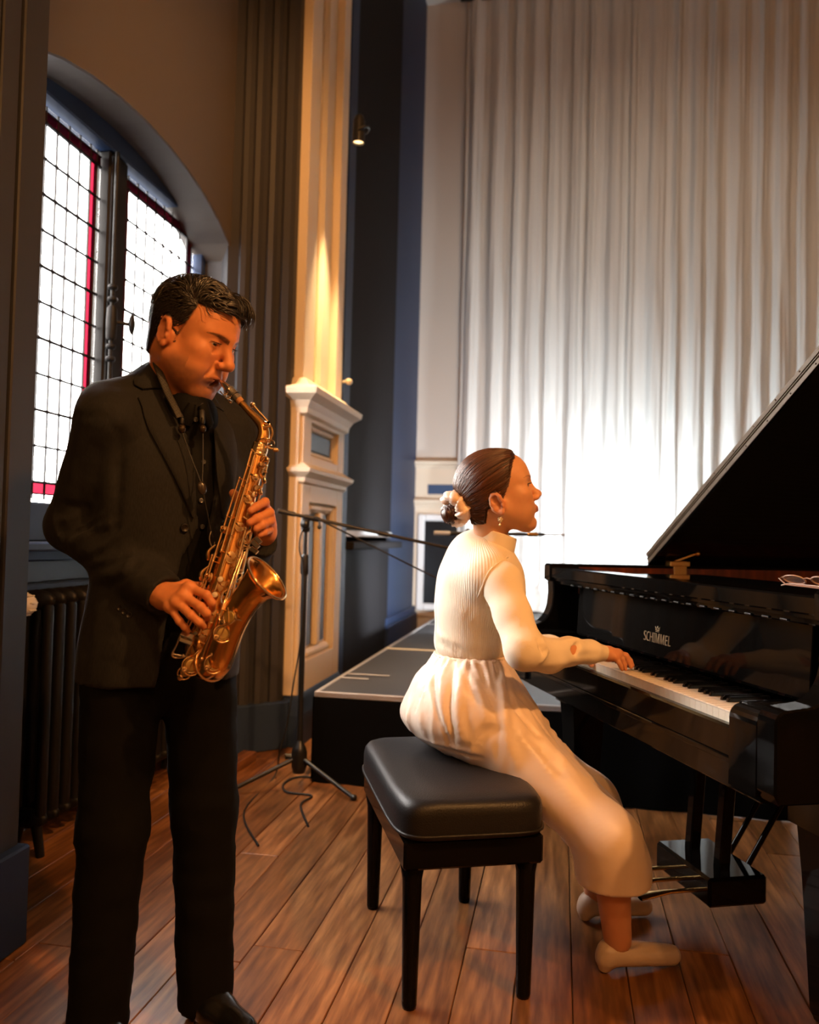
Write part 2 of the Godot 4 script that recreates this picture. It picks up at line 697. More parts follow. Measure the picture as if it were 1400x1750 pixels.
func _ready() -> void:
	set_view()
	set_lights()
	make_materials()
	build_room()
	build_window()
	build_stage()
	build_curtains()
	build_piano()
	build_man()
	build_sax()
	build_woman()
	build_props()


# ================================================================ materials and the hall
func make_materials() -> void:
	solid("navy_paint", 0.024, 0.043, 0.098, 0.5, 0.0, 0.3)
	solid("navy_in_warm_light", 0.042, 0.042, 0.047, 0.5, 0.0, 0.3)  # navy paint again, its greying under dim warm light put into the colour
	solid("cream_paint", 0.74, 0.63, 0.49, 0.5)
	solid("blue_inset", 0.045, 0.07, 0.11, 0.5)
	solid("dark_board", 0.022, 0.020, 0.021, 0.7, 0.0, 0.15)
	relief(solid("plaster", 0.66, 0.60, 0.53, 0.8), noise_tex(0.02, 3), 0.1, Vector3(1, 1, 1))
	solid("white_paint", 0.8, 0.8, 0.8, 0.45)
	solid("iron", 0.010, 0.010, 0.010, 0.5, 0.0, 0.3)
	var wood := noise_tex(0.01, 5, 512, 5, Vector2(1, 1), ramp(Color(0.42, 0.27, 0.15), Color(0.80, 0.60, 0.40)))
	for k in 3:
		var m := solid("oak_%d" % k, [0.62, 0.50, 0.74][k], [0.52, 0.40, 0.62][k], [0.42, 0.30, 0.52][k], 0.35)
		grain(m, wood, Vector3(6.0, 6.0, 0.6), false)
		m.uv1_offset = Vector3(k * 0.37, 0, k * 0.21)
	var f := noise_tex(0.08, 9, 512, 3)
	relief(solid("deck_top", 0.030, 0.030, 0.032, 0.5), f, 0.04, Vector3(3, 3, 3))
	solid("aluminium", 0.36, 0.33, 0.31, 0.55, 0.6)
	relief(solid("skirt_black", 0.003, 0.003, 0.003, 0.95, 0.0, 0.15), f, 0.05, Vector3(4, 4, 4))
	relief(solid("curtain", 0.63, 0.60, 0.56, 0.62), noise_tex(0.03, 11), 0.12, Vector3(2, 2, 2))
	var pane := solid("clear_pane", 0.9, 0.95, 1.0, 0.08)
	pane.transparency = BaseMaterial3D.TRANSPARENCY_ALPHA
	pane.albedo_color.a = 0.06
	var red := solid("red_pane", 0.050, 0.0022, 0.006, 0.12)
	red.refraction_enabled = true
	red.refraction_scale = 0.01
	red.albedo_color.a = 0.1
	solid("lead", 0.02, 0.02, 0.022, 0.5, 0.6)


func room_box(s: Shape, r0: float, r1: float, y0: float, y1: float, q0: float, q1: float, bevel := 0.0) -> Shape:
	return s.bar(Vector3(r0, y0, -q1), Vector3(r1, y1, -q0), Transform3D(), bevel)


func plan(points: Array) -> PackedVector2Array:                # r, q pairs to the prism's x, y when it stands upright
	var out := PackedVector2Array()
	for p in points:
		out.append(Vector2(p[0], p[1]))
	return out


const UPRIGHT := Basis(Vector3(1, 0, 0), Vector3(0, 0, -1), Vector3(0, 1, 0))   # prism x -> r, y -> q, z -> up
const TOP := 6.6

func build_room() -> void:
	var navy: Material = M.navy_paint
	var cream: Material = M.cream_paint
	# floor: planks in view, a slab under them
	var slab := Shape.new()
	room_box(slab, -2.3, 4.0, -0.3, -0.022, -3.4, 8.7)
	var fl := struct("floor", slab, solid("sub_floor", 0.10, 0.055, 0.028, 0.5), "warm brown oak plank floor of the hall", room_xf)
	var meshes := []
	for k in 6:
		var s := Shape.new()
		s.bar(Vector3(-0.0685, -0.022, -0.95 + 0.1 * (k % 3)), Vector3(0.0685, 0.0006 * (k % 3 - 1), 0.95 - 0.1 * (k / 2)), Transform3D(), 0.002)
		meshes.append(s.commit())
	for col in 27:
		var q := -0.4 + 0.23 * (col * 7 % 9)
		for row in 4:
			var o := MeshInstance3D.new()
			o.mesh = meshes[0]
			var s := Shape.new()
			var q1 := minf(q + 1.5 + 0.11 * ((col * 5 + row * 3) % 7), 6.0)
			s.bar(Vector3(-0.0685, -0.022, -(q1 - q) * 0.5 + 0.001), Vector3(0.0685, 0.0006 * ((col + row) % 3 - 1), (q1 - q) * 0.5 - 0.001), Transform3D(), 0.002)
			o.mesh = s.commit()
			o.material_override = M["oak_%d" % ((col * 5 + row * 2) % 3)]
			o.name = "plank"
			fl.add_child(o, true)
			o.position = Vector3(-1.83 + col * 0.139, 0, -(q + q1) * 0.5)
			q = q1
			if q > 5.9:
				break
	var rest := Shape.new()
	room_box(rest, 1.86, 4.0, -0.022, 0.0, -3.4, 8.7)
	room_box(rest, -2.3, 1.86, -0.022, 0.0, 6.0, 8.7)
	room_box(rest, -2.3, 1.86, -0.022, 0.0, -3.4, -0.4)
	put("floorboards", rest, M.oak_1, fl)
	# shell
	var s := Shape.new()
	room_box(s, -2.3, 4.3, TOP, TOP + 0.3, -3.7, 8.9)
	struct("ceiling", s, M.plaster, "high plain plaster ceiling of the hall", room_xf)
	s = Shape.new()
	room_box(s, -2.3, 4.3, 0, TOP, 8.2, 8.5)
	var wb := struct("wall_back", s, M.plaster, "pale cream back wall behind the stage curtain", room_xf)
	s = Shape.new()
	room_box(s, 4.0, 4.3, 0, TOP, -3.7, 8.5)
	struct("wall_right", s, solid("wall_warm", 0.55, 0.42, 0.28, 0.8), "plain warm wall on the piano side of the hall", room_xf)
	s = Shape.new()
	room_box(s, -2.3, 4.3, 0, TOP, -3.7, -3.4)
	struct("wall_front", s, M.wall_warm, "plain warm wall at the audience end of the hall", room_xf)
	s = Shape.new()
	room_box(s, -2.2, -1.9, 0, 1.17, -3.4, 8.2)
	room_box(s, -2.2, -1.9, 2.82, TOP, -3.4, 8.2)
	room_box(s, -2.2, -1.9, 1.17, 2.82, -3.4, 1.85)
	room_box(s, -2.2, -1.9, 1.17, 2.82, 4.75, 8.2)
	struct("wall_left", s, navy, "dark blue painted window wall behind the saxophonist", room_xf)

	# near pier: boards with grooves and a bead
	var t := tag(Node3D.new(), "dark slate-blue boarded pier at the left edge, nearest the camera", "", "", "structure")
	t.name = "trim_1"; add_child(t); t.transform = room_xf
	s = Shape.new()
	room_box(s, -1.9, -1.425, 0, TOP, -3.4, 1.97, 0.004)
	put("pier_core", s, M.navy_in_warm_light, t)
	s = Shape.new()
	room_box(s, -1.425, -1.40, 0, TOP, 1.875, 1.975, 0.004)
	put("corner_board", s, M.navy_in_warm_light, t)
	s = Shape.new()
	room_box(s, -1.425, -1.405, 0, TOP, 1.80, 1.868, 0.004)
	put("board", s, M.navy_in_warm_light, t)
	s = Shape.new()
	room_box(s, -1.425, -1.403, 0, TOP, 1.2, 1.79, 0.004)
	put("board", s, M.navy_in_warm_light, t)
	s = Shape.new()
	room_box(s, -1.425, -1.37, 0, 0.26, -3.4, 1.985, 0.006)
	put("plinth", s, navy, t)

	# arched head over the window bay
	var arch := PackedVector2Array()
	for k in 17:
		var w := PI * k / 16.0
		arch.append(Vector2(2.96 + 1.0 * cos(w), 2.30 + 0.42 * sin(w)))
	arch.append(Vector2(1.96, TOP)); arch.append(Vector2(3.96, TOP))
	s = Shape.new()
	s.prism(arch, 0.25, Transform3D(Basis(Vector3(0, 0, -1), Vector3(0, 1, 0), Vector3(1, 0, 0)), Vector3(-1.90, 0, 0)), 0.006)
	struct("trim_2", s, solid("soffit_paint", 0.10, 0.082, 0.068, 0.6), "grey-brown arched lintel over the leaded window", room_xf)

	# splayed, fluted reveal between window and cream pier, on its plinth
	t = tag(Node3D.new(), "dark blue fluted reveal on a tall plinth between window and cream pier", "", "", "structure")
	t.name = "trim_3"; add_child(t); t.transform = room_xf
	s = Shape.new()
	var a := Vector2(-1.66, 3.80); var b := Vector2(-1.41, 4.06)
	var line := []
	var out := Vector2((b - a).y, -(b - a).x).normalized()
	for f in [[0.0, 0.0], [0.16, 0.0], [0.17, 0.018], [0.24, 0.022], [0.25, 0.004], [0.33, 0.004], [0.34, 0.02], [0.41, 0.026], [0.48, 0.02], [0.49, 0.004], [0.56, 0.004], [0.57, 0.022], [0.64, 0.03], [0.71, 0.022], [0.72, 0.006], [0.79, 0.006], [0.8, 0.026], [0.9, 0.032], [0.91, 0.012], [1.0, 0.012]]:
		line.append(a.lerp(b, f[0]) + out * f[1])
	var poly := PackedVector2Array(line)
	poly.append(Vector2(-1.41, 4.2)); poly.append(Vector2(-1.9, 4.2)); poly.append(Vector2(-1.9, 3.87)); poly.append(Vector2(-1.72, 3.87))
	s.prism(poly, TOP - 0.24, Transform3D(UPRIGHT, Vector3(0, 0.24, 0)))
	put("fluted_casing", s, M.navy_in_warm_light, t)
	s = Shape.new()
	var pa := a + out * 0.045; var pb := b + out * 0.05 + Vector2(0.012, 0.012)
	s.prism(PackedVector2Array([pa, pb, Vector2(-1.385, 4.2), Vector2(-1.9, 4.2), Vector2(-1.9, 3.8)]), 0.24, Transform3D(UPRIGHT, Vector3.ZERO), 0.006)
	put("plinth", s, navy, t)
	# bay below the window: window board, apron
	t = tag(Node3D.new(), "dark blue window board and apron over the radiator", "", "", "structure")
	t.name = "trim_4"; add_child(t); t.transform = room_xf
	s = Shape.new()
	room_box(s, -1.9, -1.70, 1.02, 1.05, 1.95, 3.86, 0.006)
	put("window_board", s, navy, t)
	s = Shape.new()
	room_box(s, -1.9, -1.80, 0.98, 1.02, 1.95, 3.86, 0.006)
	put("bed_mould", s, navy, t)
	s = Shape.new()
	room_box(s, -1.9, -1.87, 0.90, 0.98, 1.95, 3.86, 0.002)
	put("apron", s, solid("slate_paint", 0.034, 0.045, 0.06, 0.5), t)
	s = Shape.new()
	room_box(s, -1.9, -1.81, 0.86, 0.90, 1.95, 3.86, 0.004)
	put("apron_rail", s, navy, t)

	build_pier(cream, navy)
	build_far_bay(cream, navy)
	build_back_dado(wb, cream)
	# baseboard on the right, out of sight but there
	s = Shape.new()
	room_box(s, 3.97, 4.0, 0, 0.2, -3.4, 8.2, 0.004)
	struct("baseboard_right", s, navy, "dark blue skirting along the piano-side wall", room_xf)


func moulding(s: Shape, r: float, q0: float, q1: float, y: float, prof: Array) -> void:
	# a moulding that runs round the pier's three free sides: prof holds [projection, height] pairs from below
	for k in prof.size() - 1:
		var p0: float = prof[k][0]; var p1: float = prof[k + 1][0]
		var y0: float = y + prof[k][1]; var y1: float = y + prof[k + 1][1]
		var lo := [Vector3(-1.9, y0, -(q0 - p0)), Vector3(r + p0, y0, -(q0 - p0)), Vector3(r + p0, y0, -(q1 + p0)), Vector3(-1.9, y0, -(q1 + p0))]
		var hi := [Vector3(-1.9, y1, -(q0 - p1)), Vector3(r + p1, y1, -(q0 - p1)), Vector3(r + p1, y1, -(q1 + p1)), Vector3(-1.9, y1, -(q1 + p1))]
		for e in 3:
			s.quad(lo[e], lo[e + 1], hi[e + 1], hi[e])
	var pt: float = prof[-1][0]; var yt: float = y + prof[-1][1]
	s.quad(Vector3(-1.9, yt, -(q0 - pt)), Vector3(r + pt, yt, -(q0 - pt)), Vector3(r + pt, yt, -(q1 + pt)), Vector3(-1.9, yt, -(q1 + pt)))
	var pb: float = prof[0][0]; var yb: float = y + prof[0][1]
	s.quad(Vector3(-1.9, yb, -(q1 + pb)), Vector3(r + pb, yb, -(q1 + pb)), Vector3(r + pb, yb, -(q0 - pb)), Vector3(-1.9, yb, -(q0 - pb)))


func panel_frame(s: Shape, r: float, q0: float, q1: float, y0: float, y1: float, w: float, t: float) -> void:
	# a proud frame of four bevelled bars on a wall that faces the room
	room_box(s, r, r + t, y0, y1, q0, q0 + w, t * 0.6)
	room_box(s, r, r + t, y0, y1, q1 - w, q1, t * 0.6)
	room_box(s, r, r + t, y0, y0 + w, q0 + w, q1 - w, t * 0.6)
	room_box(s, r, r + t, y1 - w, y1, q0 + w, q1 - w, t * 0.6)


func build_pier(cream: Material, navy: Material) -> void:
	var t := tag(Node3D.new(), "cream panelled pier with two cornices and blue inset panels, right of the window", "", "", "structure")
	t.name = "trim_5"; add_child(t); t.transform = room_xf
	var q0 := 4.10; var q1 := 4.90; var r := -1.335
	var s := Shape.new()
	room_box(s, -1.9, r - 0.05, 0.0, 1.88, q0 + 0.02, q1 - 0.02)                     # core of the dado
	room_box(s, r - 0.05, r, 0.0, 1.88, q0, q0 + 0.13, 0.003)
	room_box(s, r - 0.05, r, 0.0, 1.88, q1 - 0.13, q1, 0.003)
	room_box(s, r - 0.05, r, 0.0, 0.42, q0 + 0.13, q1 - 0.13, 0.003)
	room_box(s, r - 0.05, r, 1.27, 1.52, q0 + 0.13, q1 - 0.13, 0.003)
	room_box(s, r - 0.05, r, 1.70, 1.88, q0 + 0.13, q1 - 0.13, 0.003)
	room_box(s, r - 0.19, r - 0.02, 0.26, 1.88, q0 - 0.02, q0 + 0.01, 0.003)          # pilaster strip on the side that faces the camera
	put("dado", s, cream, t)
	s = Shape.new()
	panel_frame(s, r - 0.05, q0 + 0.13, q1 - 0.13, 0.42, 1.27, 0.05, 0.04)
	panel_frame(s, r - 0.05, q0 + 0.13, q1 - 0.13, 1.52, 1.70, 0.03, 0.03)
	room_box(s, r - 0.05, r - 0.012, 0.47, 1.22, (q0 + q1) * 0.5 - 0.035, (q0 + q1) * 0.5 + 0.035, 0.01)
	put("panel_moulding", s, cream, t)
	for e in [[q0 + 0.20, (q0 + q1) * 0.5 - 0.05], [(q0 + q1) * 0.5 + 0.05, q1 - 0.20]]:
		s = Shape.new()
		room_box(s, r - 0.055, r - 0.040, 0.48, 1.21, e[0], e[1], 0.003)
		put("blue_panel", s, M.blue_inset, t)
	s = Shape.new()
	room_box(s, r - 0.055, r - 0.035, 1.56, 1.66, q0 + 0.18, q1 - 0.18, 0.003)
	put("blue_panel", s, M.blue_inset, t)
	s = Shape.new()
	moulding(s, r, q0, q1, 1.36, [[0.0, 0.0], [0.015, 0.012], [0.018, 0.035], [0.05, 0.062], [0.055, 0.08], [0.02, 0.10], [0.0, 0.115]])
	put("cornice", s, cream, t)
	s = Shape.new()
	moulding(s, r, q0, q1, 1.72, [[0.0, 0.0], [0.02, 0.012], [0.025, 0.04], [0.045, 0.075], [0.085, 0.105], [0.09, 0.135], [0.075, 0.145], [0.03, 0.16], [0.0, 0.20]])
	put("cornice", s, cream, t)
	s = Shape.new()                                                             # upper shaft with a recess that the washer lights
	room_box(s, -1.9, r - 0.11, 1.88, TOP, q0 + 0.03, q1 - 0.03)
	room_box(s, r - 0.11, r - 0.02, 1.88, TOP, q0 + 0.02, q0 + 0.20, 0.004)
	room_box(s, r - 0.11, r - 0.06, 1.88, TOP, q0 + 0.44, q1 - 0.16, 0.02)
	room_box(s, r - 0.11, r - 0.02, 1.88, TOP, q1 - 0.16, q1 - 0.02, 0.004)
	room_box(s, -1.50, r - 0.08, 1.88, TOP, q0, q0 + 0.03, 0.004)
	put("shaft", s, cream, t)
	s = Shape.new()
	moulding(s, r, q0, q1, 0.0, [[0.03, 0.0], [0.03, 0.16], [0.03, 0.16], [0.022, 0.19], [0.012, 0.235], [0.006, 0.25], [0.0, 0.26]])
	put("plinth", s, navy, t)
	s = Shape.new()
	s.ball(Vector3(r + 0.02, 2.05, -(q1 + 0.0)), Vector3(0.022, 0.02, 0.03))
	s.tube([Vector3(r - 0.02, 2.05, -q1), Vector3(r + 0.02, 2.05, -q1)], 0.008, 8)
	put("hook", s, cream, t)


func build_far_bay(cream: Material, navy: Material) -> void:
	var t := tag(Node3D.new(), "dark blue casing and flat pilaster beyond the cream pier", "", "", "structure")
	t.name = "trim_6"; add_child(t); t.transform = room_xf
	var s := Shape.new()
	room_box(s, -1.9, -1.36, 0, TOP, 4.93, 5.08, 0.006)
	room_box(s, -1.9, -1.38, 0, TOP, 5.09, 5.18, 0.006)
	put("casing", s, navy, t)
	s = Shape.new()
	room_box(s, -1.9, -1.47, 0, TOP, 6.85, 8.2, 0.006)
	put("pilaster", s, navy, t)
	s = Shape.new()
	room_box(s, -1.9, -1.44, 0, 0.40, 6.80, 8.2, 0.006)
	room_box(s, -1.9, -1.42, 0, 0.34, 6.78, 8.2, 0.006)
	put("plinth", s, navy, t)
	# the second window, boarded up
	t = tag(Node3D.new(), "second window, boarded dark, between casing and blue pilaster", "", "", "structure")
	t.name = "window_2"; add_child(t); t.transform = room_xf
	s = Shape.new()
	room_box(s, -1.9, -1.44, 1.13, TOP, 5.17, 6.86)
	put("blackout_board", s, M.dark_board, t)
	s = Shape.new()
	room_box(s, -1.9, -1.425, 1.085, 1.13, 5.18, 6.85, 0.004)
	put("light_gap_strip", s, M.white_paint, t)  # white strip stands in for daylight leaking in under the blind
	s = Shape.new()
	room_box(s, -1.9, -1.33, 1.0, 1.055, 5.18, 6.84, 0.008)
	put("shelf", s, M.dark_board, t)
	s = Shape.new()
	room_box(s, -1.9, -1.45, 0, 1.0, 5.17, 6.86)
	put("apron", s, M.dark_board, t)


func build_back_dado(wall: Node3D, cream: Material) -> void:
	var s := Shape.new()
	var q := 8.2
	room_box(s, -1.5, -0.7, 1.80, 1.83, q - 0.05, q, 0.006)
	room_box(s, -1.5, -0.7, 1.83, 1.87, q - 0.08, q, 0.010)
	room_box(s, -1.5, -0.7, 1.40, 1.43, q - 0.05, q, 0.006)
	room_box(s, -1.5, -0.7, 1.43, 1.48, q - 0.07, q, 0.010)
	put("dado_rail", s, cream, wall)
	s = Shape.new()
	room_box(s, -1.5, -0.7, 0.3, 1.80, q - 0.02, q)
	put("dado", s, cream, wall)
	s = Shape.new()
	room_box(s, -1.34, -0.9, 1.53, 1.63, q - 0.026, q - 0.01, 0.004)
	put("blue_panel", s, solid("bright_blue_inset", 0.03, 0.07, 0.16, 0.5), wall)
	s = Shape.new()
	for e in [[-1.43, -1.36, 0.36, 1.33], [-0.78, -0.71, 0.36, 1.33], [-1.36, -0.78, 1.26, 1.33], [-1.36, -0.78, 0.36, 0.43]]:
		room_box(s, e[0], e[1], e[2], e[3], q - 0.06, q - 0.01, 0.012)
	put("white_surround", s, M.white_paint, wall)
	s = Shape.new()
	room_box(s, -1.36, -0.78, 0.43, 1.26, q - 0.03, q - 0.015)
	put("black_panel", s, solid("gloss_black_panel", 0.008, 0.008, 0.009, 0.25), wall)


func build_window() -> void:
	var w := tag(Node3D.new(), "tall leaded window with clear panes and a red glass border behind the saxophonist", "", "", "structure")
	w.name = "window_1"; add_child(w); w.transform = room_xf
	var r := -1.86
	var y0 := 1.20; var y1 := 2.62
	var s := Shape.new()
	room_box(s, r - 0.05, r + 0.05, 1.05, y0 - 0.012, 2.26, 3.90, 0.006)
	room_box(s, r - 0.05, r + 0.05, y1 + 0.012, 2.86, 2.26, 3.90, 0.006)
	room_box(s, r - 0.05, r + 0.05, 1.05, 2.86, 2.22, 2.34, 0.006)
	room_box(s, r - 0.05, r + 0.05, 1.05, 2.86, 3.835, 3.94, 0.006)
	put("frame", s, M.navy_paint, w)
	s = Shape.new()
	room_box(s, r - 0.04, r + 0.04, y0 - 0.012, y1 + 0.012, 2.985, 3.04, 0.008)
	room_box(s, r - 0.04, r + 0.04, y0 - 0.012, y1 + 0.012, 3.045, 3.125, 0.008)
	room_box(s, r + 0.03, r + 0.06, y0, y1, 2.99, 3.04, 0.012)
	put("meeting_stile", s, solid("iron_grey", 0.010, 0.0095, 0.0095, 0.55, 0.0, 0.25), w)
	# espagnolette bolt and oval handle
	s = Shape.new()
	s.tube([Vector3(r + 0.07, y0, -2.985), Vector3(r + 0.07, y1, -2.985)], 0.009, 8)
	for y in [1.78, 1.83, 2.02, 2.07]:
		s.lathe([[0.009, -0.012], [0.018, -0.008], [0.020, 0.0], [0.018, 0.008], [0.009, 0.012]], Transform3D(Basis(), Vector3(r + 0.07, y, -2.985)), 12)
	s.lathe([[0.012, -0.07], [0.020, -0.06], [0.022, 0.0], [0.020, 0.06], [0.012, 0.07]], Transform3D(Basis(), Vector3(r + 0.07, 1.925, -2.985)), 12)
	put("espagnolette_bolt", s, M.iron, w)
	s = Shape.new()
	s.tube([Vector3(r + 0.07, 1.93, -2.985), Vector3(r + 0.12, 1.93, -3.03)], [0.010, 0.008], 8)
	s.ball(Vector3(r + 0.13, 1.93, -3.035), Vector3(0.014, 0.042, 0.026), Basis(Vector3.UP, 0.4))
	put("handle", s, M.iron, w)
	for leaf in [[2.345, 2.98], [3.13, 3.83]]:
		var a: float = leaf[0]; var b: float = leaf[1]
		var bands_q := [a, a + 0.018, a + 0.062, b - 0.075, b - 0.030, b]       # clear strip, red strip, field, red strip, clear strip
		var bands_y := [y0, y0 + 0.02, y0 + 0.062, y1 - 0.062, y1 - 0.02, y1]
		var cols := 7
		var rows := int(round((bands_y[3] - bands_y[2]) / 0.134))
		var cw: float = (bands_q[3] - bands_q[2]) / cols
		var rh: float = (bands_y[3] - bands_y[2]) / rows
		var pane_mesh := BoxMesh.new()
		pane_mesh.size = Vector3(0.004, rh - 0.006, cw - 0.005)
		for x in cols:
			for y in rows:
				var o := put("pane", pane_mesh, M.clear_pane, w)
				o.position = Vector3(r, bands_y[2] + (y + 0.5) * rh, -(bands_q[2] + (x + 0.5) * cw))
		for side in [[0, 1, 0], [1, 2, 1], [3, 4, 1], [4, 5, 0]]:
			for y in rows:
				var bm := Shape.new()
				room_box(bm, r - 0.002, r + 0.002, bands_y[2] + y * rh + 0.003, bands_y[2] + (y + 1) * rh - 0.003, bands_q[side[0]] + 0.002, bands_q[side[1]] - 0.002)
				put("red_pane" if side[2] else "pane", bm, M.red_pane if side[2] else M.clear_pane, w)
			var hm := Shape.new()
			for yy in [[0, 1, 0], [1, 2, 1], [3, 4, 1], [4, 5, 0]]:
				if side[0] == 0:
					var pm := Shape.new()
					room_box(pm, r - 0.002, r + 0.002, bands_y[yy[0]] + 0.002, bands_y[yy[1]] - 0.002, a + 0.003, b - 0.003)
					put("red_pane" if yy[2] else "pane", pm, M.red_pane if yy[2] else M.clear_pane, w)
		for x in cols + 1:
			s = Shape.new()
			var q: float = bands_q[2] + x * cw
			room_box(s, r - 0.005, r + 0.006, y0, y1, q - 0.0026, q + 0.0026, 0.002)
			put("lead_came", s, M.lead, w)
		for q in [bands_q[1], bands_q[4]]:
			s = Shape.new()
			room_box(s, r - 0.005, r + 0.006, y0, y1, q - 0.003, q + 0.003, 0.002)
			put("lead_came", s, M.lead, w)
		for y in rows + 1:
			s = Shape.new()
			var yy: float = bands_y[2] + y * rh
			var hw := 0.0046 if y % 2 == 0 else 0.0034
			room_box(s, r - 0.005, r + 0.008, yy - hw, yy + hw, a, b, 0.002)
			for x in cols + 1:
				s.ball(Vector3(r + 0.008, yy, -(bands_q[2] + x * cw)), Vector3(0.004, 0.006, 0.007), Basis(), 6)
			put("saddle_bar", s, M.lead, w)
		for yy in [bands_y[1], bands_y[4]]:
			s = Shape.new()
			room_box(s, r - 0.005, r + 0.006, yy - 0.003, yy + 0.003, a, b, 0.002)
			put("lead_came", s, M.lead, w)
	# the radiator under it
	var t := thing("radiator", "black cast-iron column radiator under the window, behind the saxophonist", "radiator", room_xf * Transform3D(Basis(), Vector3(-1.74, 0, -2.9)))
	for k in 17:
		var c := Shape.new()
		var z := 0.40 - k * 0.066
		for x in [-0.045, 0.045]:
			c.tube([Vector3(x, 0.11, z), Vector3(x, 0.14, z), Vector3(x, 0.83, z), Vector3(x, 0.86, z)], [0.008, 0.019, 0.019, 0.008], 10)
		c.ball(Vector3(0, 0.855, z), Vector3(0.075, 0.035, 0.026), Basis(), 10)
		c.ball(Vector3(0, 0.125, z), Vector3(0.075, 0.035, 0.026), Basis(), 10)
		if k % 8 == 0:
			c.tube([Vector3(0.03, 0.11, z), Vector3(0.05, 0.0, z)], [0.018, 0.014], 8)
			c.tube([Vector3(-0.03, 0.11, z), Vector3(-0.05, 0.0, z)], [0.018, 0.014], 8)
		put("column", c, solid("radiator_black", 0.007, 0.0065, 0.0065, 0.42, 0.0, 0.35), t)
	var p := Shape.new()
	p.tube([Vector3(0, 0.845, 0.38), Vector3(0, 0.845, 0.47)], 0.014, 8)
	put("valve_pipe", p, M.iron, t)
	p = Shape.new()
	p.lathe([[0.001, -0.03], [0.024, -0.028], [0.034, -0.015], [0.036, 0.012], [0.028, 0.028], [0.001, 0.034]], Transform3D(Basis(Vector3.RIGHT, -PI / 2), Vector3(0.01, 0.845, 0.475)), 18)
	for k in 9:
		var wv := TAU * k / 9
		p.bar(Vector3(-0.002, 0.03, -0.015), Vector3(0.002, 0.039, 0.018), Transform3D(Basis(Vector3.BACK, wv), Vector3(0.01, 0.845, 0.475)))
	tag(put("valve_knob", p, solid("valve_white", 0.75, 0.70, 0.62, 0.4), t), "white thermostatic valve knob")


# ================================================================ stage and curtains
func build_stage() -> void:
	var first: Node3D = null
	var n := 0
	for e in [[-1.07, 3.53, 2.0, "black stage deck nearest the pianist, with a worn metal edge"], [-1.07, 5.03, 2.0, "middle black stage deck, behind the nearest deck"], [-1.07, 6.53, 2.0, "rear black stage deck under the left end of the curtain"], [0.93, 6.53, 2.0, "rear black stage deck behind the piano, under the floodlight"]]:
		var t := thing("stage_deck", e[3], "stage deck", room_xf * Transform3D(Basis(), Vector3(e[0], 0, -e[1])), "decks of the low stage")
		var s := Shape.new()
		s.bar(Vector3(0.022, 0.36, -1.478), Vector3(1.978, 0.398, -0.022))
		put("top_panel", s, M.deck_top, t)
		for f in [[0.0, 2.0, -0.022, 0.0], [0.0, 2.0, -1.5, -1.478], [0.0, 0.022, -1.478, -0.022], [1.978, 2.0, -1.478, -0.022]]:
			s = Shape.new()
			s.bar(Vector3(f[0] + 0.001, 0.375, f[2] + 0.001), Vector3(f[1] - 0.001, 0.401, f[3] - 0.001), Transform3D(), 0.003)
			put("edge_rail", s, M.aluminium, t)
		for f in [[0.06, -0.06], [1.94, -0.06], [0.06, -1.44], [1.94, -1.44]]:
			s = Shape.new()
			s.bar(Vector3(f[0] - 0.025, 0.0, f[1] - 0.025), Vector3(f[0] + 0.025, 0.375, f[1] + 0.025))
			put("leg", s, M.iron, t)
		# skirt: a slightly waved black cloth on the front and left side
		if e[0] < 0:
			var rows := []
			for y in 6:
				var row := PackedVector3Array()
				for x in 61:
					var u := x / 60.0
					row.append(Vector3(0.004 + u * 1.99, 0.375 - 0.372 * y / 5.0, 0.004 + 0.006 * sin(u * 61.0) * y / 5.0 + 0.004 * sin(u * 23.0 + y)))
				rows.append(row)
			s = Shape.new()
			s.rings(rows, false)
			if n == 0:
				put("skirt", s, M.skirt_black, t)
			rows = []
			for y in 6:
				var row := PackedVector3Array()
				for x in 41:
					var u := x / 40.0
					row.append(Vector3(-0.004 - 0.006 * sin(u * 51.0) * y / 5.0, 0.375 - 0.372 * y / 5.0, -u * 1.49))
				rows.append(row)
			s = Shape.new()
			s.rings(rows, false, true, true)
			put("skirt", s, M.skirt_black, t)
		n += 1
	for e in [[-1.05, 4.02, 0.22, "longer of two strips of pale tape on the stage edge"], [-1.05, 3.90, 0.14, "shorter strip of pale tape on the stage edge, nearer the mic stand"]]:
		var s := Shape.new()
		s.bar(Vector3(0, 0.402, -0.012), Vector3(e[2], 0.4032, 0.012))
		var o := put("tape_strip", s, solid("tape", 0.30, 0.28, 0.26, 0.7))
		o.transform = room_xf * Transform3D(Basis(), Vector3(e[0], 0, -e[1]))
		tag(o, e[3], "tape", "tape strips on the deck")


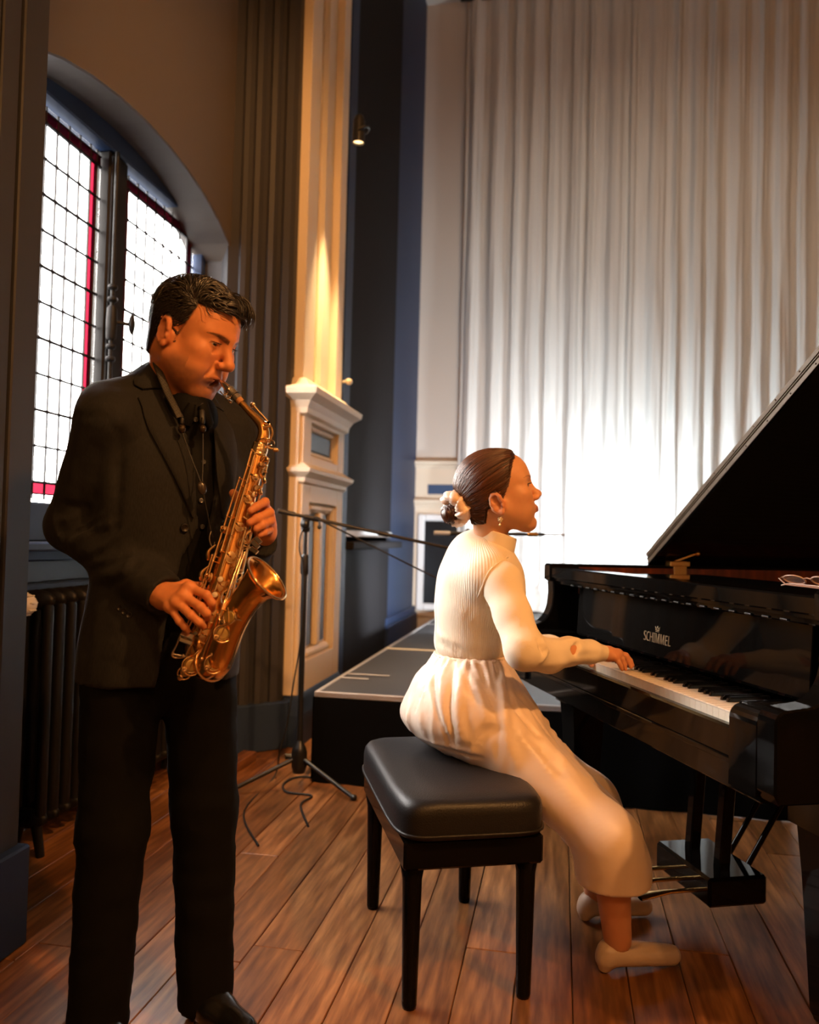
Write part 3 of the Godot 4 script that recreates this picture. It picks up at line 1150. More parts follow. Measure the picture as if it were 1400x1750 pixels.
func build_curtains() -> void:
	# three lengths of pleated curtain, puddled on the deck
	var spans := [[-1.04, 0.08, "left length of the pale pleated stage curtain, beside the cream wall"], [0.03, 1.42, "middle length of the pale pleated stage curtain, brightest behind the piano"], [1.37, 3.3, "right length of the pale pleated stage curtain, above the raised piano lid"]]
	for c in spans.size():
		var r0: float = spans[c][0]; var r1: float = spans[c][1]
		var f := FastNoiseLite.new()
		f.seed = 40 + c
		f.frequency = 1.0
		var cols := int((r1 - r0) / 0.0075)
		var rows := []
		for y in 56:
			var h := 0.412 + (TOP - 0.5) * pow(y / 55.0, 1.6)
			var row := PackedVector3Array()
			for x in cols + 1:
				var rr := r0 + (r1 - r0) * x / cols
				var low := clampf((0.95 - h) / 0.55, 0.0, 1.0)
				var phase := rr * 33.0 + 2.6 * f.get_noise_2d(rr * 2.2, 0.0) + 1.5 * f.get_noise_2d(rr * 6.0, 3.0) + 0.35 * f.get_noise_2d(rr * 2.0, h * 0.5)
				var wave := sin(phase)
				wave = signf(wave) * pow(absf(wave), 0.62)
				var amp := 0.050 * (0.55 + 0.65 * absf(f.get_noise_2d(rr * 3.0, 7.0 + h * 0.10)) + 0.25 * f.get_noise_2d(rr * 5.0, h * 0.3))
				var d := amp * wave + 0.018 * f.get_noise_2d(rr * 14.0, h * 0.25) + 0.03 * f.get_noise_2d(rr * 1.2, h * 0.2 + 20.0)
				d += low * low * (0.10 * f.get_noise_2d(rr * 4.0, h * 6.0) + 0.08 * sin(h * 24.0 + rr * 5.0))
				d += pow(low, 3.0) * 0.16 * (0.5 + f.get_noise_2d(rr * 3.0, 31.0))
				var slide := 0.02 * sin(phase * 0.5) + 0.04 * low * f.get_noise_2d(rr * 6.0, h * 5.0) + 0.012 * f.get_noise_2d(rr * 4.0, h * 0.6 + 9.0)
				row.append(Vector3(rr + slide, h, -8.03 + maxf(d, -0.10)))
			rows.append(row)
		var s := Shape.new()
		s.rings(rows, false)
		for k in s.n.size():
			if s.n[k].z < 0:
				s.n[k] = -s.n[k]
		var o := put("stage_curtain", s, M.curtain)
		o.transform = room_xf
		tag(o, spans[c][2], "curtain", "lengths of the stage curtain")
	# its rail
	var s := Shape.new()
	s.tube([Vector3(-1.1, TOP - 0.09, -8.03), Vector3(3.4, TOP - 0.09, -8.03)], 0.02, 8)
	var o := put("curtain_rail", s, M.iron)
	o.transform = room_xf
	tag(o, "black curtain rail high above the stage", "curtain rail")

# ================================================================ the grand piano (x towards its tail, z towards the treble, origin under the treble end of the keys)
func build_piano() -> void:
	var lac := solid("piano_lacquer", 0.0035, 0.0032, 0.003, 0.05, 0.0, 0.23)
	var t := thing("grand_piano", "glossy black grand piano with its lid raised, keyboard open before the pianist", "piano", piano_xf)
	var lo := -1.229; var hi := 0.003
	# arms with their scroll, one at each end of the keyboard
	var prof := PackedVector2Array([Vector2(0.62, 0.60), Vector2(0.62, 1.012), Vector2(0.092, 1.012), Vector2(0.084, 1.004), Vector2(0.084, 0.952), Vector2(0.098, 0.944), Vector2(0.100, 0.905)])
	for k in 8:
		var w := PI / 2 * k / 7.0
		prof.append(Vector2(0.098 - 0.072 * (1 - cos(w)), 0.880 - 0.094 * sin(w)))
	for k in 5:
		var w := PI / 2 * k / 4.0
		prof.append(Vector2(-0.014 - 0.028 * sin(w), 0.755 + 0.027 * cos(w)))
	prof.append(Vector2(-0.042, 0.62)); prof.append(Vector2(-0.03, 0.60))
	for z in [0.100, -1.386]:
		var s := Shape.new()
		s.prism(prof, 0.06, Transform3D(Basis(), Vector3(0, 0, z)), 0.004)
		put("arm", s, lac, t)
	# rim
	var path := bend([Vector3(0.60, 0, 0.130), Vector3(0.72, 0, 0.125), Vector3(0.90, 0, 0.03), Vector3(1.05, 0, -0.22), Vector3(1.25, 0, -0.55), Vector3(1.52, 0, -0.78), Vector3(1.76, 0, -0.95), Vector3(1.84, 0, -1.13), Vector3(1.76, 0, -1.30), Vector3(1.58, 0, -1.356), Vector3(1.2, 0, -1.356), Vector3(0.6, 0, -1.356)], 5)
	var rows := []
	var inner := []
	for k in path.size():
		var ahead: Vector3 = (path[mini(k + 1, path.size() - 1)] - path[maxi(k - 1, 0)]).normalized()
		var side := Vector3(-ahead.z, 0, ahead.x)
		var row := PackedVector3Array()
		for e in [[-0.03, 0.604], [-0.03, 1.006], [-0.024, 1.012], [0.024, 1.012], [0.03, 1.006], [0.03, 0.604]]:
			row.append(path[k] + side * e[0] + Vector3(0, e[1], 0))
		rows.append(row)
		inner.append(path[k])
	var s := Shape.new()
	for k in rows.size() - 1:
		for x in 6:
			s.quad(rows[k][x], rows[k][(x + 1) % 6], rows[k + 1][(x + 1) % 6], rows[k + 1][x])
	# both windings are drawn alike; turn the normals outwards
	for k in range(0, s.v.size(), 4):
		var mid := (s.v[k] + s.v[k + 1] + s.v[k + 2] + s.v[k + 3]) * 0.25
		var near := 10.0
		var c := Vector3.ZERO
		for p in path:
			var d := Vector2(p.x - mid.x, p.z - mid.z).length()
			if d < near:
				near = d; c = Vector3(p.x, 0.81, p.z)
		if s.n[k].dot(mid - c) < 0:
			for j in 4:
				s.n[k + j] = -s.n[k + j]
	put("rim", s, lac, t)
	# key bed, keyslip, cheeks
	s = Shape.new()
	s.bar(Vector3(-0.028, 0.585, -1.326), Vector3(0.62, 0.645, 0.10), Transform3D(), 0.004)
	put("key_bed", s, lac, t)
	s = Shape.new()
	s.bar(Vector3(-0.030, 0.645, lo), Vector3(-0.006, 0.716, hi), Transform3D(), 0.005)
	s.bar(Vector3(-0.036, 0.640, lo), Vector3(-0.030, 0.652, hi), Transform3D(), 0.002)
	put("keyslip", s, lac, t)
	for z in [hi, -1.326]:
		s = Shape.new()
		var cp := PackedVector2Array([Vector2(0.155, 0.60), Vector2(0.155, 0.768)])
		for k in 6:
			var w := PI / 2 * k / 5.0
			cp.append(Vector2(-0.012 - 0.028 * sin(w), 0.740 + 0.028 * cos(w)))
		cp.append(Vector2(-0.040, 0.60))
		s.prism(cp, 0.097, Transform3D(Basis(), Vector3(0, 0, z)), 0.003)
		put("cheek_block", s, lac, t)
	# keys
	var wm := solid("ivory", 0.84, 0.74, 0.60, 0.22)
	var bm := solid("ebony", 0.004, 0.004, 0.004, 0.18)
	var ws := Shape.new()
	ws.bar(Vector3(0.0, 0.712, -0.0112), Vector3(0.002, 0.733, 0.0112))
	ws.bar(Vector3(-0.002, 0.7335, -0.01135), Vector3(0.16, 0.738, 0.01135), Transform3D(), 0.0012)
	ws.bar(Vector3(0.002, 0.712, -0.0108), Vector3(0.16, 0.734, 0.0108))
	var wmesh := ws.commit()
	var bs := Shape.new()
	var bp := PackedVector2Array([Vector2(0.050, 0.735), Vector2(0.16, 0.735), Vector2(0.16, 0.7505), Vector2(0.058, 0.7495), Vector2(0.053, 0.746)])
	bs.prism(bp, 0.0100, Transform3D(Basis(), Vector3(0, 0, -0.0050)), 0.0012)
	var bmesh := bs.commit()
	for k in 52:
		var z := -1.226 + (k + 0.5) * 0.023577
		var o := put("white_key", wmesh, wm, t)
		o.position = Vector3(0, 0, z)
		if k < 51 and (k % 7) in [0, 2, 3, 5, 6]:
			o = put("black_key", bmesh, bm, t)
			o.position = Vector3(0, 0, z + 0.0118)
	s = Shape.new()
	s.bar(Vector3(0.146, 0.738, lo), Vector3(0.153, 0.7405, hi))
	put("key_felt", s, solid("red_felt", 0.10, 0.012, 0.012, 0.95), t)
	# fallboard, its hinge, the beam above it, the flat music desk
	s = Shape.new()
	var fp := PackedVector2Array([Vector2(0.153, 0.768), Vector2(0.158, 0.760), Vector2(0.172, 0.760), Vector2(0.182, 0.935), Vector2(0.162, 0.935)])
	s.prism(fp, hi - lo, Transform3D(Basis(), Vector3(0, 0, lo)), 0.002)
	put("fallboard", s, lac, t)
	s = Shape.new()
	s.bar(Vector3(0.115, 0.934, -1.326), Vector3(0.19, 0.952, 0.10), Transform3D(), 0.004)
	put("hinge_rail", s, lac, t)
	for k in 19:
		var z := -1.18 + k * 0.064
		s = Shape.new()
		s.tube([Vector3(0.113, 0.939, z - 0.012), Vector3(0.113, 0.939, z + 0.012)], 0.0026, 8)
		put("hinge_knuckle", s, M.lamp_black, t)
	s = Shape.new()
	s.bar(Vector3(0.090, 0.958, -1.326), Vector3(0.175, 0.998, 0.10), Transform3D(), 0.004)
	s.bar(Vector3(0.100, 0.950, -1.326), Vector3(0.175, 0.960, 0.10))
	put("front_beam", s, lac, t)
	s = Shape.new()
	s.bar(Vector3(0.185, 0.976, -0.98), Vector3(0.50, 0.994, -0.05), Transform3D(), 0.004)
	put("music_desk", s, lac, t)
	s = Shape.new()
	s.bar(Vector3(0.15, 0.93, -1.326), Vector3(0.56, 0.975, 0.10))
	put("desk_tray", s, solid("tray_black", 0.006, 0.005, 0.005, 0.3), t)
	# plate, strings and the veneered inside of the rim
	s = Shape.new()
	var pl := PackedVector2Array()
	for k in range(2, path.size(), 2):
		pl.append(Vector2(path[k].x, path[k].z))
	pl.append(Vector2(0.56, -1.33)); pl.append(Vector2(0.56, 0.10))
	s.prism(pl, 0.02, Transform3D(Basis(Vector3(1, 0, 0), Vector3(0, 0, 1), Vector3(0, -1, 0)), Vector3(0, 0.90, 0)))
	put("iron_plate", s, solid("bronze_plate", 0.35, 0.20, 0.07, 0.35, 0.8), t)
	s = Shape.new()
	for k in 60:
		var z := -1.30 + k * 0.022
		s.tube([Vector3(0.58, 0.925, z), Vector3(1.75 - 0.014 * k - (0.05 if k < 8 else 0.0), 0.925, minf(z + 0.02, 0.1) - 0.25 * k / 60.0)], 0.0012, 3, false)
	tag(put("strings", s, solid("steel", 0.5, 0.48, 0.45, 0.3, 0.9), t), "steel strings", "", "", "stuff")
	s = Shape.new()
	s.bar(Vector3(0.20, 0.90, -1.327), Vector3(1.55, 1.000, -1.318))
	var ven := solid("veneer", 0.7, 0.5, 0.4, 0.3)
	grain(ven, noise_tex(0.012, 17, 256, 4, Vector2.ONE, ramp(Color(0.28, 0.13, 0.06), Color(0.50, 0.26, 0.13))), Vector3(9, 0.8, 0.8), false)
	put("rim_veneer", s, ven, t)
	# lid with its folded front flap
	var tilt := deg_to_rad(32.0)
	var up := Vector3(0, sin(tilt), cos(tilt))
	var lid_xf := Transform3D(Basis(Vector3.RIGHT, up, Vector3.RIGHT.cross(up)), Vector3(0, 1.0262, -1.378))
	var lp := PackedVector2Array([Vector2(0.505, 0.0), Vector2(1.60, 0.0), Vector2(1.78, 0.07), Vector2(1.86, 0.25), Vector2(1.78, 0.44), Vector2(1.54, 0.62), Vector2(1.27, 0.84), Vector2(1.07, 1.16), Vector2(0.92, 1.42), Vector2(0.74, 1.52), Vector2(0.505, 1.53)])
	s = Shape.new()
	s.prism(lp, 0.022, lid_xf, 0.004)
	put("lid", s, lac, t)
	s = Shape.new()
	s.prism(PackedVector2Array([Vector2(0.507, 0.01), Vector2(0.98, 0.01), Vector2(0.98, 1.36), Vector2(0.92, 1.42), Vector2(0.74, 1.515), Vector2(0.507, 1.525)]), 0.020, lid_xf.translated_local(Vector3(0, 0, -0.028)), 0.004)
	put("lid_flap", s, lac, t)
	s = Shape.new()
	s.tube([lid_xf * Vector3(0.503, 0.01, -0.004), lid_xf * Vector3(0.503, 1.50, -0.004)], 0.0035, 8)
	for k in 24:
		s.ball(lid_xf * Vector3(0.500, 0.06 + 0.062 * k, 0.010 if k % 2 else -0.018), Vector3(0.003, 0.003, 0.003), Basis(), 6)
	for e in [[-0.026, -0.010], [0.002, 0.018]]:  # bronze leaves put the warm reflection along both lid edges into colour
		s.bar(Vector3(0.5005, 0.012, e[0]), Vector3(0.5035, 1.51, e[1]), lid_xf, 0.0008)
	put("hinge_and_edge_sheen", s, solid("brass_edge_sheen", 0.055, 0.034, 0.017, 0.45, 0.35), t)
	s = Shape.new()
	s.tube([Vector3(1.02, 0.99, 0.02), lid_xf * Vector3(1.0, 1.18, 0.025)], 0.011, 8)
	put("lid_prop", s, lac, t)
	s = Shape.new()                                            # brass strap hinge of the lid
	s.bar(Vector3(0.585, 0.968, -1.330), Vector3(0.640, 1.016, -1.312), Transform3D(), 0.002)
	s.bar(Vector3(0.565, 1.010, -1.345), Vector3(0.650, 1.030, -1.305), Transform3D(), 0.003)
	s.beam(Vector3(0.600, 1.028, -1.33), Vector3(0.655, 1.058, -1.28), 0.022, 0.006)
	s.ball(Vector3(0.662, 1.060, -1.278), Vector3(0.010, 0.008, 0.010))
	put("lid_bracket", s, solid("bracket_brass", 0.75, 0.42, 0.13, 0.25, 0.95), t)
	# legs and pedal lyre
	for e in [[0.20, -1.27], [0.20, 0.05], [1.55, -1.12]]:
		s = Shape.new()
		var h0 := 0.585 if e[0] < 1.0 else 0.60
		var sq := []
		for y in [[0.10, 0.036], [0.12, 0.042], [0.40, 0.055], [0.50, 0.062], [0.505, 0.075], [h0, 0.075]]:
			var row := PackedVector3Array()
			for c in [[-1, -1], [1, -1], [1, 1], [-1, 1]]:
				row.append(Vector3(e[0] + c[0] * y[1], y[0], e[1] + c[1] * y[1]))
			sq.append(row)
		for k in sq.size() - 1:
			for x in 4:
				s.quad(sq[k][(x + 1) % 4], sq[k][x], sq[k + 1][x], sq[k + 1][(x + 1) % 4])
		put("leg", s, lac, t)
		s = Shape.new()
		s.lathe([[0.001, 0.04], [0.02, 0.04], [0.024, 0.06], [0.018, 0.10], [0.001, 0.10]], Transform3D(Basis(), Vector3(e[0], 0, e[1])), 12)
		s.lathe([[0.001, -0.012], [0.030, -0.011], [0.032, 0.0], [0.030, 0.011], [0.001, 0.012]], Transform3D(Basis(Vector3.RIGHT, PI / 2), Vector3(e[0], 0.032, e[1])), 16)
		put("caster", s, M.bracket_brass, t)
	s = Shape.new()
	for z in [-0.69, -0.54]:
		s.beam(Vector3(0.30, 0.17, z), Vector3(0.33, 0.585, z), 0.035, 0.035, Vector3.RIGHT, 0.004)
	s.bar(Vector3(0.22, 0.11, -0.76), Vector3(0.40, 0.19, -0.47), Transform3D(), 0.008)
	s.tube([Vector3(0.40, 0.17, -0.66), Vector3(0.66, 0.58, -0.66)], 0.008, 8)
	s.tube([Vector3(0.40, 0.17, -0.57), Vector3(0.66, 0.58, -0.57)], 0.008, 8)
	put("pedal_lyre", s, lac, t)
	for z in [-0.69, -0.613, -0.536]:
		s = Shape.new()
		s.rings([_flat_ring(Vector3(0.24, 0.135, z), 0.008, 0.006), _flat_ring(Vector3(0.14, 0.135, z), 0.010, 0.005), _flat_ring(Vector3(0.08, 0.130, z), 0.021, 0.006), _flat_ring(Vector3(0.05, 0.124, z), 0.018, 0.005)])
		put("pedal", s, M.bracket_brass, t)
	# lettering and the small crest over it
	var gold := solid("gilt", 0.34, 0.25, 0.14, 0.35, 0.7)
	var tm := TextMesh.new()
	var font := SystemFont.new()
	font.font_names = PackedStringArray(["Droid Sans"])
	tm.font = font
	tm.text = "SCHIMMEL"
	tm.font_size = 64
	tm.pixel_size = 0.00052
	tm.depth = 0.0016
	var face := Basis(Vector3(0, 0, 1), Vector3(0.0538, 0.9985, 0), Vector3(-0.9985, 0.0538, 0))
	var o := put("lettering", tm, gold, t)
	o.transform = Transform3D(face * Basis.from_scale(Vector3(0.96, 1.18, 1)), Vector3(0.1548, 0.818, -0.655))
	s = Shape.new()
	var cx := Transform3D(face, Vector3(0.1570, 0.838, -0.655))
	s.tube([cx * Vector3(-0.010, 0, 0), cx * Vector3(0.010, 0, 0)], 0.0011, 6)
	s.tube([cx * Vector3(-0.010, 0.004, 0), cx * Vector3(-0.013, 0.014, 0), cx * Vector3(-0.005, 0.007, 0), cx * Vector3(0, 0.016, 0), cx * Vector3(0.005, 0.007, 0), cx * Vector3(0.013, 0.014, 0), cx * Vector3(0.010, 0.004, 0), cx * Vector3(-0.010, 0.004, 0)], 0.0011, 6)
	put("crest", s, gold, t)

	build_bench()
	build_glasses()


func _flat_ring(c: Vector3, w: float, h: float) -> PackedVector3Array:
	var row := PackedVector3Array()
	for k in 10:
		var a := TAU * k / 10
		row.append(c + Vector3(0, sin(a) * h, cos(a) * w))
	return row


func build_bench() -> void:
	var t := thing("piano_bench", "dark leather piano bench with a thick rounded cushion, under the pianist", "bench", piano_xf * Transform3D(Basis(), Vector3(-0.495, 0, -0.60)))
	var leather := solid("bench_leather", 0.012, 0.011, 0.0115, 0.42, 0.0, 0.35)
	relief(leather, noise_tex(0.15, 21, 256, 3), 0.05, Vector3(5, 5, 5))
	var f := Field.new()
	var s := Shape.new()
	# cushion: a superellipse swept through rounded heights
	var rows := []
	for e in [[0.400, 0.94], [0.404, 0.985], [0.415, 1.0], [0.455, 1.0], [0.472, 0.985], [0.484, 0.94], [0.491, 0.86], [0.495, 0.70], [0.497, 0.45], [0.498, 0.2]]:
		var row := PackedVector3Array()
		for k in 72:
			var a := TAU * k / 72
			var c := cos(a); var q := sin(a)
			row.append(Vector3(signf(c) * pow(absf(c), 0.28) * 0.185 * e[1], e[0], signf(q) * pow(absf(q), 0.28) * (0.32 - 0.185 * (1 - e[1]))))
		rows.append(row)
	s.rings(rows, true, true, true)
	put("cushion", s, leather, t)
	s = Shape.new()
	var pipe := []
	for k in 73:
		var a := TAU * k / 72
		var c := cos(a); var q := sin(a)
		pipe.append(Vector3(signf(c) * pow(absf(c), 0.28) * 0.186, 0.413, signf(q) * pow(absf(q), 0.28) * 0.321))
	s.tube(pipe, 0.004, 6, false)
	put("piping", s, leather, t)
	s = Shape.new()
	s.bar(Vector3(-0.17, 0.33, -0.30), Vector3(0.17, 0.40, 0.30), Transform3D(), 0.006)
	put("frame", s, M.piano_lacquer, t)
	for e in [[-0.14, -0.26], [0.14, -0.26], [-0.14, 0.26], [0.14, 0.26]]:
		s = Shape.new()
		s.lathe([[0.001, 0.0], [0.016, 0.0], [0.018, 0.01], [0.024, 0.30], [0.030, 0.335], [0.001, 0.34]], Transform3D(Basis(), Vector3(e[0], 0, e[1])), 12)
		put("leg", s, M.piano_lacquer, t)


func build_glasses() -> void:
	var t := thing("eyeglasses", "folded eyeglasses with thin pale frames lying on the piano top, at its treble end", "eyeglasses", piano_xf * Transform3D(Basis(Vector3.UP, 0.35), Vector3(0.20, 1.011, -0.05)))
	var rimm := solid("pale_acetate", 0.42, 0.26, 0.20, 0.25)
	var clear := solid("glasses_lens", 0.85, 0.9, 1.0, 0.05)
	clear.transparency = BaseMaterial3D.TRANSPARENCY_ALPHA
	clear.albedo_color.a = 0.08
	for sd in [-1, 1]:
		var ring := []
		var lens := PackedVector2Array()
		for k in 25:
			var a := TAU * k / 24
			var p := Vector2(sd * 0.034 + 0.026 * cos(a), 0.0190 + 0.0165 * sin(a) * (1.0 - 0.12 * cos(a) * sd))
			ring.append(Vector3(p.x, p.y, 0))
			if k < 24:
				lens.append(p)
		# the frame stands leaning on its folded arms
		var lean := Transform3D(Basis(Vector3.UP, PI / 2) * Basis(Vector3.RIGHT, -0.95), Vector3(0, 0.0015, 0))
		var s := Shape.new()
		var r2 := []
		for p in ring:
			r2.append(lean * p)
		s.tube(r2, 0.0019, 8, false)
		put("lens_rim", s, rimm, t)
		s = Shape.new()
		s.prism(lens, 0.002, lean)
		put("lens", s, clear, t)
		s = Shape.new()
		s.tube([lean * Vector3(sd * 0.058, 0.026, 0), lean * Vector3(sd * 0.066, 0.027, -0.004), lean * Vector3(sd * 0.05, 0.018, -0.014), lean * Vector3(-sd * 0.045, 0.014, -0.012 - 0.004 * sd), lean * Vector3(-sd * 0.07, 0.004, -0.012 - 0.004 * sd)], 0.0019, 8)
		put("arm", s, rimm, t)
	var s := Shape.new()
	var lean := Transform3D(Basis(Vector3.UP, PI / 2) * Basis(Vector3.RIGHT, -0.95), Vector3(0, 0.0015, 0))
	s.tube([lean * Vector3(-0.009, 0.024, 0), lean * Vector3(0, 0.027, 0.001), lean * Vector3(0.009, 0.024, 0)], 0.0018, 8)
	put("bridge", s, rimm, t)

# ================================================================ people
# A head stands in its own axes: origin between the ears, y to the crown, z to the nose, x to the person's left.
func head_field(man: bool, neck_to: Vector3, neck_r0: float, neck_r1: float, ears := true) -> Field:
	var f := Field.new()
	f.ell(Vector3(0, 0.044 if man else 0.040, -0.010), Vector3(0.074, 0.085, 0.098), Basis(), 0.01)
	f.ell(Vector3(0, 0.048, 0.042), Vector3(0.058, 0.056, 0.050), Basis(), 0.03)
	f.ell(Vector3(0, -0.020, 0.038), Vector3(0.058 if man else 0.055, 0.075, 0.050), Basis(), 0.03)
	for s in [-1, 1]:
		if man:
			f.cap(Vector3(s * 0.052, -0.045, 0.006), Vector3(s * 0.024, -0.094, 0.066), 0.021, 0.018, 0.035)
			f.ell(Vector3(s * 0.040, -0.045, 0.055), Vector3(0.024, 0.034, 0.032), Basis(), 0.03)   # cheeks full of breath
		else:
			f.cap(Vector3(s * 0.047, -0.042, 0.008), Vector3(s * 0.016, -0.090, 0.064), 0.019, 0.016, 0.040)
			f.ell(Vector3(s * 0.036, -0.038, 0.055), Vector3(0.024, 0.036, 0.028), Basis(), 0.035)
		f.ell(Vector3(s * 0.043, -0.006, 0.062), Vector3(0.021, 0.016, 0.022), Basis(), 0.025)
		f.cap(Vector3(s * 0.010, 0.032 if man else 0.036, 0.0905 if man else 0.086), Vector3(s * 0.046, 0.035, 0.068), 0.009 if man else 0.006, 0.008, 0.018)
	f.ell(Vector3(0, -0.094, 0.072), Vector3(0.020, 0.017, 0.017), Basis(), 0.02)
	for s in [-1, 1]:
		f.ell(Vector3(s * 0.032, 0.016, 0.101), Vector3(0.019, 0.013, 0.016), Basis(), 0.016, true)
	# nose
	if man:
		f.cap(Vector3(0, 0.026, 0.089), Vector3(0, -0.016, 0.113), 0.0075, 0.0115, 0.013)
		f.ell(Vector3(0, -0.019, 0.114), Vector3(0.0125, 0.0105, 0.0115), Basis(), 0.008)
	else:
		f.cap(Vector3(0, 0.022, 0.087), Vector3(0, -0.014, 0.108), 0.0065, 0.0095, 0.013)
		f.ell(Vector3(0, -0.0165, 0.111), Vector3(0.011, 0.0095, 0.0105), Basis(), 0.008)
	for s in [-1, 1]:
		f.ell(Vector3(s * 0.0125, -0.024, 0.101), Vector3(0.0085, 0.0078, 0.0115), Basis(), 0.006)
		f.ell(Vector3(s * 0.0065, -0.0325, 0.107), Vector3(0.0032, 0.004, 0.006), Basis(), 0.003, true)
	# lids over the eyes, parted
	for s in [-1, 1]:
		f.ell(Vector3(s * 0.032, 0.016, 0.0735), Vector3(0.0155, 0.0138, 0.0150), Basis(), 0.006)
		f.ell(Vector3(s * 0.0325, 0.0145, 0.0905), Vector3(0.0135, 0.0042 if not man else 0.0029, 0.011), Basis(Vector3.BACK, s * 0.08), 0.002, true)
	# lips
	f.ell(Vector3(0, -0.052, 0.082), Vector3(0.027, 0.020, 0.018), Basis(), 0.015)
	var fwd := 0.0985 if man else 0.0975
	for s in [-1, 1]:
		f.cap(Vector3(0, -0.0500, fwd), Vector3(s * 0.022, -0.0555, 0.083), 0.0052, 0.0030, 0.007)
		f.cap(Vector3(0, -0.0605, fwd - 0.001), Vector3(s * 0.019, -0.0575, 0.084), 0.0060, 0.0030, 0.006)
		if man:
			f.cap(Vector3(0, -0.0558, fwd + 0.0062), Vector3(s * 0.0225, -0.0567, 0.0895), 0.0010 if man else 0.0006, 0.0010, 0.0025, true)
	if man:
		for s in [-1, 1]:
			f.cap(Vector3(s * 0.019, -0.026, 0.098), Vector3(s * 0.031, -0.054, 0.087), 0.0022, 0.0020, 0.008, true)
			f.cap(Vector3(s * 0.020, 0.004, 0.093), Vector3(s * 0.036, -0.003, 0.088), 0.0016, 0.0012, 0.006, true)
	f.cap(Vector3(0, -0.036, 0.1015), Vector3(0, -0.045, 0.1035), 0.0022, 0.0028, 0.006, true)
	f.ell(Vector3(0, -0.0745, 0.099), Vector3(0.018, 0.005, 0.008), Basis(), 0.010, true)
	# ears
	var low := 0.0 if man else -0.018
	for s in ([-1, 1] if ears else []):
		var out := Basis(Vector3.UP, s * 0.42) * Basis(Vector3.RIGHT, -0.18)
		var c := Vector3(s * 0.078, 0.002 + low, -0.010)
		f.ell(c, Vector3(0.0060, 0.030, 0.0185), out, 0.005)
		f.cap(Vector3(s * 0.069, 0.000 + low, 0.004), Vector3(s * 0.072, -0.012 + low, 0.002), 0.009, 0.008, 0.012)
		var rim := []
		for k in 9:
			var w := deg_to_rad(-60 + 34.0 * k)
			rim.append(c + out * Vector3(s * 0.004, 0.027 * sin(w) + (0.003 if k > 6 else 0.0), -0.0155 * cos(w)))
		f.chain(rim.slice(0, 8), [0.0035, 0.0042, 0.0045, 0.0045, 0.0045, 0.0042, 0.0036, 0.003], 0.007)
		f.ell(c + out * Vector3(s * 0.002, -0.027, 0.004), Vector3(0.0055, 0.0085, 0.0085), out, 0.005)
		f.ell(c + out * Vector3(s * 0.0085, -0.005, 0.004), Vector3(0.0100, 0.0135, 0.0085), out, 0.003, true)
		f.ell(c + out * Vector3(s * 0.0080, 0.010, -0.001), Vector3(0.0055, 0.0105, 0.0095), out, 0.003, true)
		f.cap(c + out * Vector3(s * 0.008, 0.015, -0.004), c + out * Vector3(s * 0.008, 0.017, 0.004), 0.0032, 0.003, 0.004, true)
		f.ell(c + out * Vector3(s * 0.003, -0.010, 0.0135), Vector3(0.004, 0.006, 0.0035), out, 0.003)
	# neck
	f.cap(Vector3(0, -0.035, -0.030), neck_to, neck_r0, neck_r1, 0.035)
	return f


